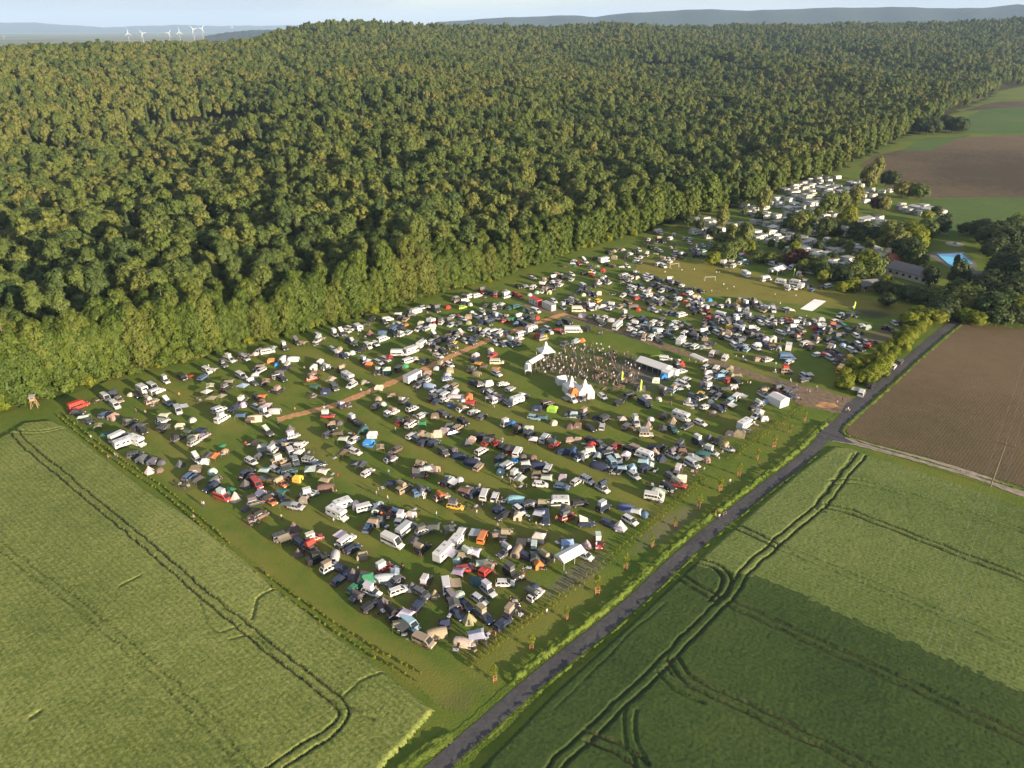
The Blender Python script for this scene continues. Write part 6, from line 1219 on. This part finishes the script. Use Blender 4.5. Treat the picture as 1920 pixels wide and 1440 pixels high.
def goal(px, py, rz, label, w=5.0):
    root = link('football_goal', None, loc=at(px, py), rz=rz); b = MB(); h = 2.0
    b.cyl((0, -w / 2, 0), (0, -w / 2, h), .06, 'white', 6); b.cyl((0, w / 2, 0), (0, w / 2, h), .06, 'white', 6); b.cyl((0, -w / 2, h), (0, w / 2, h), .06, 'white', 6); link('frame', b.mesh('frame'), root)
    c = MB(); [c.cyl((0, s * w / 2, h), (-1.3, s * w / 2, 0), .03, 'white', 5) for s in (-1, 1)]; c.cyl((-1.3, -w / 2, 0), (-1.3, w / 2, 0), .03, 'white', 5); link('net_stay', c.mesh('net_stay'), root); return tag(root, label, 'goal')
goal(1331, 527, head((1331, 527), (1345, 540)) + .0, 'white football goal in the middle of the playing field'); goal(1264, 502, head((1264, 502), (1240, 490)), 'white football goal at the tent end of the playing field')
# hunting hide on stilts
root = link('hunting_hide', None, loc=at(66, 764), rz=.35, scale=.85); leg = [(-.9, -.9), (.9, -.9), (.9, .9), (-.9, .9)]
for x, y in leg: link('leg', MB().cyl((x * 1.25, y * 1.25, 0), (x * .85, y * .85, 3.0), .08, 'wood', 6).mesh('leg'), root)
b = MB(); b.box(0, 0, 3.7, 1.6, 1.6, 1.4, 'wood'); link('cabin', b.mesh('cabin'), root); link('window', MB().box(0, -.81, 4.0, 1.1, .03, .35, 'dark').mesh('window'), root)
link('roof', MB().slab([(-1.05, -1.1, 4.4), (1.05, -1.1, 4.4), (1.05, 1.1, 4.75), (-1.05, 1.1, 4.75)], .08, 'grey').mesh('roof'), root); ld = MB(); [ld.cyl((.95, y, 0), (.85, y, 3.0), .04, 'wood', 5) for y in (-.25, .25)]; [ld.cyl((.93, -.25, .3 * i), (.93, .25, .3 * i), .03, 'wood', 4) for i in range(1, 10)]; link('ladder', ld.mesh('ladder'), root)
b = MB(); [b.cyl((leg[i][0] * 1.2, leg[i][1] * 1.2, .3), (leg[(i + 1) % 4][0] * .9, leg[(i + 1) % 4][1] * .9, 2.7), .05, 'wood', 5) for i in range(4)]; link('brace', b.mesh('brace'), root)
tag(root, 'wooden hunting hide on stilts at the forest corner', 'hunting hide')
# power pole and its lines
px_, py_ = G(1857, 912); root = link('power_pole', None, loc=(px_, py_, 0)); PH = 13.0
link('pole', MB().cyl((0, 0, -.5), (0, 0, PH), .17, 'polewood', 9, .12).mesh('pole'), root); aa = R(-38)
b = MB(); b.box(0, 0, PH - .45, 4.6, .26, .26, 'polewood', rz=aa); link('crossarm', b.mesh('crossarm'), root)
for t in (-1.9, 0, 1.9): link('insulator', MB().cyl((t * math.cos(aa), t * math.sin(aa), PH - .36), (t * math.cos(aa), t * math.sin(aa), PH - .02), .09, 'tiles_red', 7, .06).mesh('insulator'), root)
tag(root, 'tall wooden power pole with a crossarm beside the farm track', 'power pole')
for i, t in enumerate((-1.9, 0, 1.9)):
    b = MB(); x0, y0 = px_ + t * math.cos(aa), py_ + t * math.sin(aa)
    for dx, dy in ((52, 66), (-52, -66)):
        pr = None
        for k in range(9):
            u = k / 8; p = (x0 + dx * u, y0 + dy * u, PH - .02 - 2.2 * 4 * u * (1 - u) * .6)
            if pr: b.cyl(pr, p, .012, 'metal', 4)
            pr = p
    tag(link('power_line', b.mesh('power_line')), 'thin power line hung from the %s end of the pole crossarm' % ('field', 'middle', 'track')[i] if i != 1 else 'thin power line hung from the middle of the pole crossarm', 'cable')
# swimming pool and its buildings
pool = GL(pts('1756,476.5 1803,475 1823,494 1806,501 1801,507 1788,501 1778,496'))
sheet('pool_deck', GL(pts('1738,474 1752,472 1806,472 1830,493 1832,500 1812,512 1796,512 1772,498 1752,486 1740,480')), .07, 'tiles_grey')
b = MB(); n = len(pool); b.add([(x, y, .2) for x, y in pool], [tuple(range(n))], 'water'); tag(link('pool_water', b.mesh('pool_water')), kind='structure')
b = MB(); [b.slab([(*pool[i], .08), (*pool[(i + 1) % n], .08), (*pool[(i + 1) % n], .26), (*pool[i], .26)], .15, 'grey') for i in range(n)]; tag(link('pool_edge', b.mesh('pool_edge')), kind='structure')
def house(px, py, L_, W, e, r, rz, roofm, wallm, label, wins=4, hip=0, name='house'):
    root = link(name, None, loc=at(px, py), rz=rz); hl, hw = L_ / 2, W / 2; b = MB(); b.box(0, 0, e / 2, L_, W, e, wallm)
    b.add([(-hl, -hw, e), (-hl, hw, e), (-hl + hip, 0, r - .15), (hl, -hw, e), (hl, hw, e), (hl - hip, 0, r - .15)], [(0, 2, 1), (3, 4, 5)], wallm); link('wall', b.mesh('wall'), root); o_ = .5
    rf = MB(); rf.slab([(-hl - o_, -hw - o_, e - .15), (hl + o_, -hw - o_, e - .15), (hl + o_ - hip, 0, r), (-hl - o_ + hip, 0, r)], .15, roofm); rf.slab([(hl + o_, hw + o_, e - .15), (-hl - o_, hw + o_, e - .15), (-hl - o_ + hip, 0, r), (hl + o_ - hip, 0, r)], .15, roofm); link('roof', rf.mesh('roof'), root)
    for i in range(wins):
        for s in (-1, 1): link('window', MB().box(-hl + L_ * (i + .5) / wins, s * (hw + .01), e * .55, 1.3, .04, 1.1, 'glass').mesh('window'), root)
    for s in (-1, 1): link('window', MB().box(s * (hl + .01), hw * .35, e * .55, .04, 1.4, 1.1, 'glass').mesh('window'), root)
    link('door', MB().box(-hl + L_ * .5 / wins + 1.4, -hw - .015, 1.05, 1.0, .05, 2.1, 'wood').mesh('door'), root); return tag(root, label, 'building')
house(1708, 521, 19, 9, 3.4, 6.2, head((1690, 508), (1735, 520)), 'tiles_grey', 'plaster', 'low grey-roofed reception building beside the swimming pool garden', 6)
house(1681, 494, 9, 6, 2.8, 5.0, head((1666, 494), (1695, 494)), 'tiles_red', 'wood', 'small red-tiled building between camp site trees and pool lawn', 3)
house(1815, 522, 13, 6, 2.8, 4.2, head((1795, 520), (1833, 526)), 'tiles_grey', 'plaster', 'low white changing building below the swimming pool', 5)
house(1623, 541, 9, 6, 2.4, 4.2, .2, 'tiles_grey', 'wood', 'dark-roofed wooden hut at the edge of the playing field', 2, name='hut')
marquee(1685, 553, 5.5, 3.6, 2.3, 3.1, .3, 'white closed tent beside the garden bushes', 'bflr'); 
r_ = link('food_stall', None, loc=at(1728, 561), rz=.25); link('body', MB().box(0, 0, 1.2, 4, 2.3, 2.2, 'white').mesh('body'), r_); link('roof', MB().box(0, 0, 2.4, 4.3, 2.7, .25, 'red').mesh('roof'), r_); link('hatch', MB().box(0, -1.16, 1.5, 2.4, .04, .9, 'dark').mesh('hatch'), r_); link('counter', MB().box(0, -1.4, 1.0, 2.6, .4, .06, 'red').mesh('counter'), r_); tag(r_, 'small food stall with a bright red roof beside the garden bushes', 'stall')
b = MB(); b.cyl((0, 0, 0), (0, 0, .15), 4.5, 'slabs', 20); b.box(0, 0, .6, 1.2, 1.2, .9, 'grey'); tag(link('playground', b.mesh('playground'), loc=at(1790, 458)), 'round paved play area on the lawn beyond the swimming pool', 'playground')
for i, (px, py) in enumerate(((1652, 492), (1668, 505), (1760, 472), (1795, 474))):
    if i < 1: pass
# permanent caravans
def static_caravan():
    p, h, _ = caravan(); b = MB(); b.box(0, 2.3, 1.15, 4.4, 2.4, 2.2, 'cloth', top=.98); b.add([(-2.35, -1.25, 2.68), (2.35, -1.25, 2.68), (2.3, 3.6, 2.35), (-2.3, 3.6, 2.35), (-2.35, -1.25, 2.8), (2.35, -1.25, 2.8), (2.3, 3.6, 2.45), (-2.3, 3.6, 2.45)], [(0, 3, 2, 1), (4, 5, 6, 7), (0, 1, 5, 4), (1, 2, 6, 5), (2, 3, 7, 6), (3, 0, 4, 7)], 'tint'); return p, b
SPARTS, SA = static_caravan(); whole = MB(); [whole.merge(m_) for l in SPARTS.values() for m_ in l]; SM = whole.mesh('caravan'); AM = SA.mesh('porch_tent'); SMW = SM
rs = random.Random(3); sl = []
for (ox, oy), s_, txt in SITE:
    for t in txt.split():
        X, Y = map(float, t.split(',')); px, py = ox + X / s_, oy + Y / s_; x, y = G(px, py, 2); sl.append((px, py, x, y))
for px, py, x, y in list(sl):
    for dx, dy in ((7.5, 3), (-4, 7), (3, -8), (-8, -2)):
        x2, y2 = x + dx + rs.uniform(-1, 1), y + dy + rs.uniform(-1, 1)
        if rs.random() < .65 and all(math.hypot(x2 - a[2], y2 - a[3]) > 5.2 for a in sl): sl.append((px, py, x2, y2))
for i, (px, py, x, y) in enumerate(sl):
    if any(math.hypot(x - a[2], y - a[3]) < 3.8 for a in sl[:i]): continue
    g_ = rs.uniform(.38, .66); rz = rs.choice((.45, .45, .5, 2.0, 3.5)) + rs.uniform(-.1, .1); root = link('caravan', SM, loc=(x, y, 0), rz=rz, scale=1.12, col=(g_, g_, g_ * .97))
    if rs.random() < .7: q = rs.uniform(.14, .55); link('porch_tent', AM, root, col=(q, q, q * .96))
    tag(root, 'pale caravan on its permanent pitch among the trees of the camp site', 'caravan', 'permanent caravans among the camp site trees')
# labels of the site trees, nearest fixed thing first
SL = [((1708, 521), 'the grey-roofed reception building'), ((1788, 490), 'the swimming pool'), ((1681, 494), 'the red-tiled building'), ((1623, 541), 'the dark-roofed hut'), ((1332, 522), 'the playing-field goal'), ((1458, 512), 'the marquee among the caravans'), ((1728, 561), 'the red-roofed stall'), ((1815, 522), 'the changing building'), ((1735, 405), 'the far corner of the camp site'), ((1640, 340), 'the ploughed far field'), ((1815, 600), 'the bend of the lane'), ((1560, 390), 'the middle of the caravan site'), ((1270, 410), 'the forest end of the caravan site')]
gr = {}
for o, d, px, py, h in SITE_TREES: lm = min(SL, key=lambda l: math.hypot(l[0][0] - px, (l[0][1] - py) * 2)); gr.setdefault((d, lm), []).append((math.hypot(lm[0][0] - px, (lm[0][1] - py) * 2), o))
for (d, lm), l in gr.items():
    l.sort(key=lambda q: q[0])
    for i, (_, o) in enumerate(l): tag(o, '%s %s %s' % (d, 'beside' if len(l) == 1 else ', %s one out from' % ORD[min(i, 15)], lm[1]) if len(l) == 1 else '%s, %s one out from %s' % (d, ORD[min(i, 15)], lm[1]), 'tree' if 'tree' in d else 'bush', 'trees and bushes of the camp site')
# wind turbines on the far plain
TX = [(237, 80, 22, 6200), (264, 81, 23, 6200), (314, 79, 21, 6500), (334, 78, 22, 6500), (361, 75, 24, 6000), (378, 72, 22, 6600), (435, 60, 11, 9500), (2, 75, 9, 9500), (502, 50, 5, 14000)]
TB2 = MB(); TB2.cyl((0, 0, 0), (0, 0, 100), 1.9, 'grey', 10, 1.1); tower_m = TB2.mesh('tower'); nm_ = MB().box(-1, 0, 101.5, 9, 3.5, 3.5, 'white').mesh('nacelle')
def blade(a): b = MB(); c, s = math.cos(a), math.sin(a); P = lambda r, w, x: (x, c * w - s * r, 101.5 + s * w + c * r); b.add([P(1, -1, 4.2), P(8, -1.8, 4.4), P(45, -.3, 4.6), P(45, .3, 4.6), P(8, 1.8, 4.4), P(1, 1, 4.2), P(1, -1, 4.8), P(8, -1.8, 4.9), P(45, -.3, 4.8), P(45, .3, 4.8), P(8, 1.8, 4.9), P(1, 1, 4.8)], [(5, 4, 3, 2, 1, 0), (6, 7, 8, 9, 10, 11)] + [(i, (i + 1) % 6, (i + 1) % 6 + 6, i + 6) for i in range(6)], 'white'); return b.mesh('blade')
OT = ['nearest the frame edge']
TLAB = ['first', 'second', 'third', 'fourth', 'fifth', 'sixth']
for i, (px, py, hp, D) in enumerate(TX):
    a = math.atan2((px - 960) / F, CP + (720 - YH) / F * SP); s = 1.3 if i < 6 else 1.0; base = CH - (py - YH) / (F / CP) * D * math.cos(a); root = link('wind_turbine', None, loc=(D * math.sin(a), D * math.cos(a), base), rz=-a - 1.57 + .5, scale=hp * D * math.cos(a) / (F / CP) / 101 * .85)
    link('tower', tower_m, root); link('nacelle', nm_, root)
    for k in range(3): link('blade', blade(i * .7 + k * 2.094), root)
    tag(root, ('white wind turbine, %s of the six counted along from the far hills' % TLAB[i]) if i < 6 else ('small white wind turbine above the end of the forest ridge', 'tiny white wind turbine alone on the plain beyond the low forest', 'tiny white wind turbine just clear of the wooded ridge')[i - 6], 'wind turbine')

# ------------------------------------------------------------------ air, light, camera
b = MB(); zb, zt = -2.0, 760.0; S_ = 42000; vs = [(-S_, -S_, zb), (S_, -S_, zb), (S_, S_, zb), (-S_, S_, zb), (-S_, -S_, zt), (S_, -S_, zt), (S_, S_, zt), (-S_, S_, zt)]
b.v = vs; b.f = [(0, 3, 2, 1), (4, 5, 6, 7), (0, 1, 5, 4), (1, 2, 6, 5), (2, 3, 7, 6), (3, 0, 4, 7)]; me = bpy.data.meshes.new('haze'); me.from_pydata(b.v, [], b.f)
m, nt, N, L, out = newmat('haze_air'); pv = N('VolumePrincipled'); pv.inputs['Color'].default_value = (.46, .66, 1.0, 1); pv.inputs['Density'].default_value = HAZE; pv.inputs['Anisotropy'].default_value = 0.0; L(pv.outputs[0], out.inputs[1]); me.materials.append(m)
if HAZE > 0: tag(link('haze', me), kind='stuff')
w = bpy.data.worlds.new('World'); sc.world = w; w.use_nodes = True; nt = w.node_tree; nt.nodes.clear()
def WN(t, **k):
    n = nt.nodes.new('ShaderNode' + t)
    for a, c in k.items():
        if a[0] == '_': n.inputs[a[1:]].default_value = c
        else: setattr(n, a, c)
    return n
sky = WN('TexSky', sky_type='NISHITA', sun_disc=False); sky.sun_elevation = R(SUN_EL); sky.sun_rotation = R(SUN_AZ); sky.altitude = 300; sky.air_density = 1.0; sky.dust_density = .4; sky.ozone_density = 1.5
tc = WN('TexCoord'); mp = WN('Mapping'); mp.inputs['Scale'].default_value = (1.2, 1.2, 9); nz = WN('TexNoise', _Scale=2.2, _Detail=6, _Roughness=.55); cr = WN('ValToRGB'); cr.color_ramp.elements[0].position = .36; cr.color_ramp.elements[1].position = .62
mx = WN('Mix', data_type='RGBA'); mx.inputs[7].default_value = (*CLOUD, 1); bg = WN('Background', _Strength=SKY); wo = WN('OutputWorld'); LL = nt.links.new
mf = WN('Math', operation='MULTIPLY_ADD'); mf.inputs[1].default_value = .4; mf.inputs[2].default_value = .58
LL(tc.outputs['Generated'], mp.inputs[0]); LL(mp.outputs[0], nz.inputs['Vector']); LL(nz.outputs['Fac'], cr.inputs[0]); LL(cr.outputs[0], mf.inputs[0]); LL(mf.outputs[0], mx.inputs[0]); LL(sky.outputs[0], mx.inputs[6]); LL(mx.outputs[2], bg.inputs[0]); LL(bg.outputs[0], wo.inputs[0])
sl_ = bpy.data.lights.new('sun', 'SUN'); sl_.energy = SUN; sl_.angle = R(.6); sl_.color = (1.0, .8, .56); so = bpy.data.objects.new('sun', sl_); COL.objects.link(so)
dv = Vector((math.sin(R(SUN_AZ)) * math.cos(R(SUN_EL)), math.cos(R(SUN_AZ)) * math.cos(R(SUN_EL)), math.sin(R(SUN_EL)))); so.rotation_euler = dv.to_track_quat('Z', 'Y').to_euler()
cd = bpy.data.cameras.new('camera'); cd.sensor_width = 36; cd.lens = F / 1920 * 36; cd.clip_start = 1; cd.clip_end = 90000; co = bpy.data.objects.new('camera', cd); COL.objects.link(co); co.location = (0, 0, CH); co.rotation_euler = (math.pi / 2 - PITCH, 0, 0); sc.camera = co
sc.view_settings.view_transform = 'Standard'; sc.view_settings.look = 'None'; sc.view_settings.exposure = EXPO; sc.view_settings.gamma = 1; sc.view_settings.use_curve_mapping = False
cy = sc.cycles; cy.max_bounces = 5; cy.diffuse_bounces = 2; cy.glossy_bounces = 2; cy.transmission_bounces = 2; cy.transparent_max_bounces = 4; cy.volume_bounces = 1; cy.use_denoising = True; cy.sample_clamp_indirect = 6; cy.volume_step_rate = 1
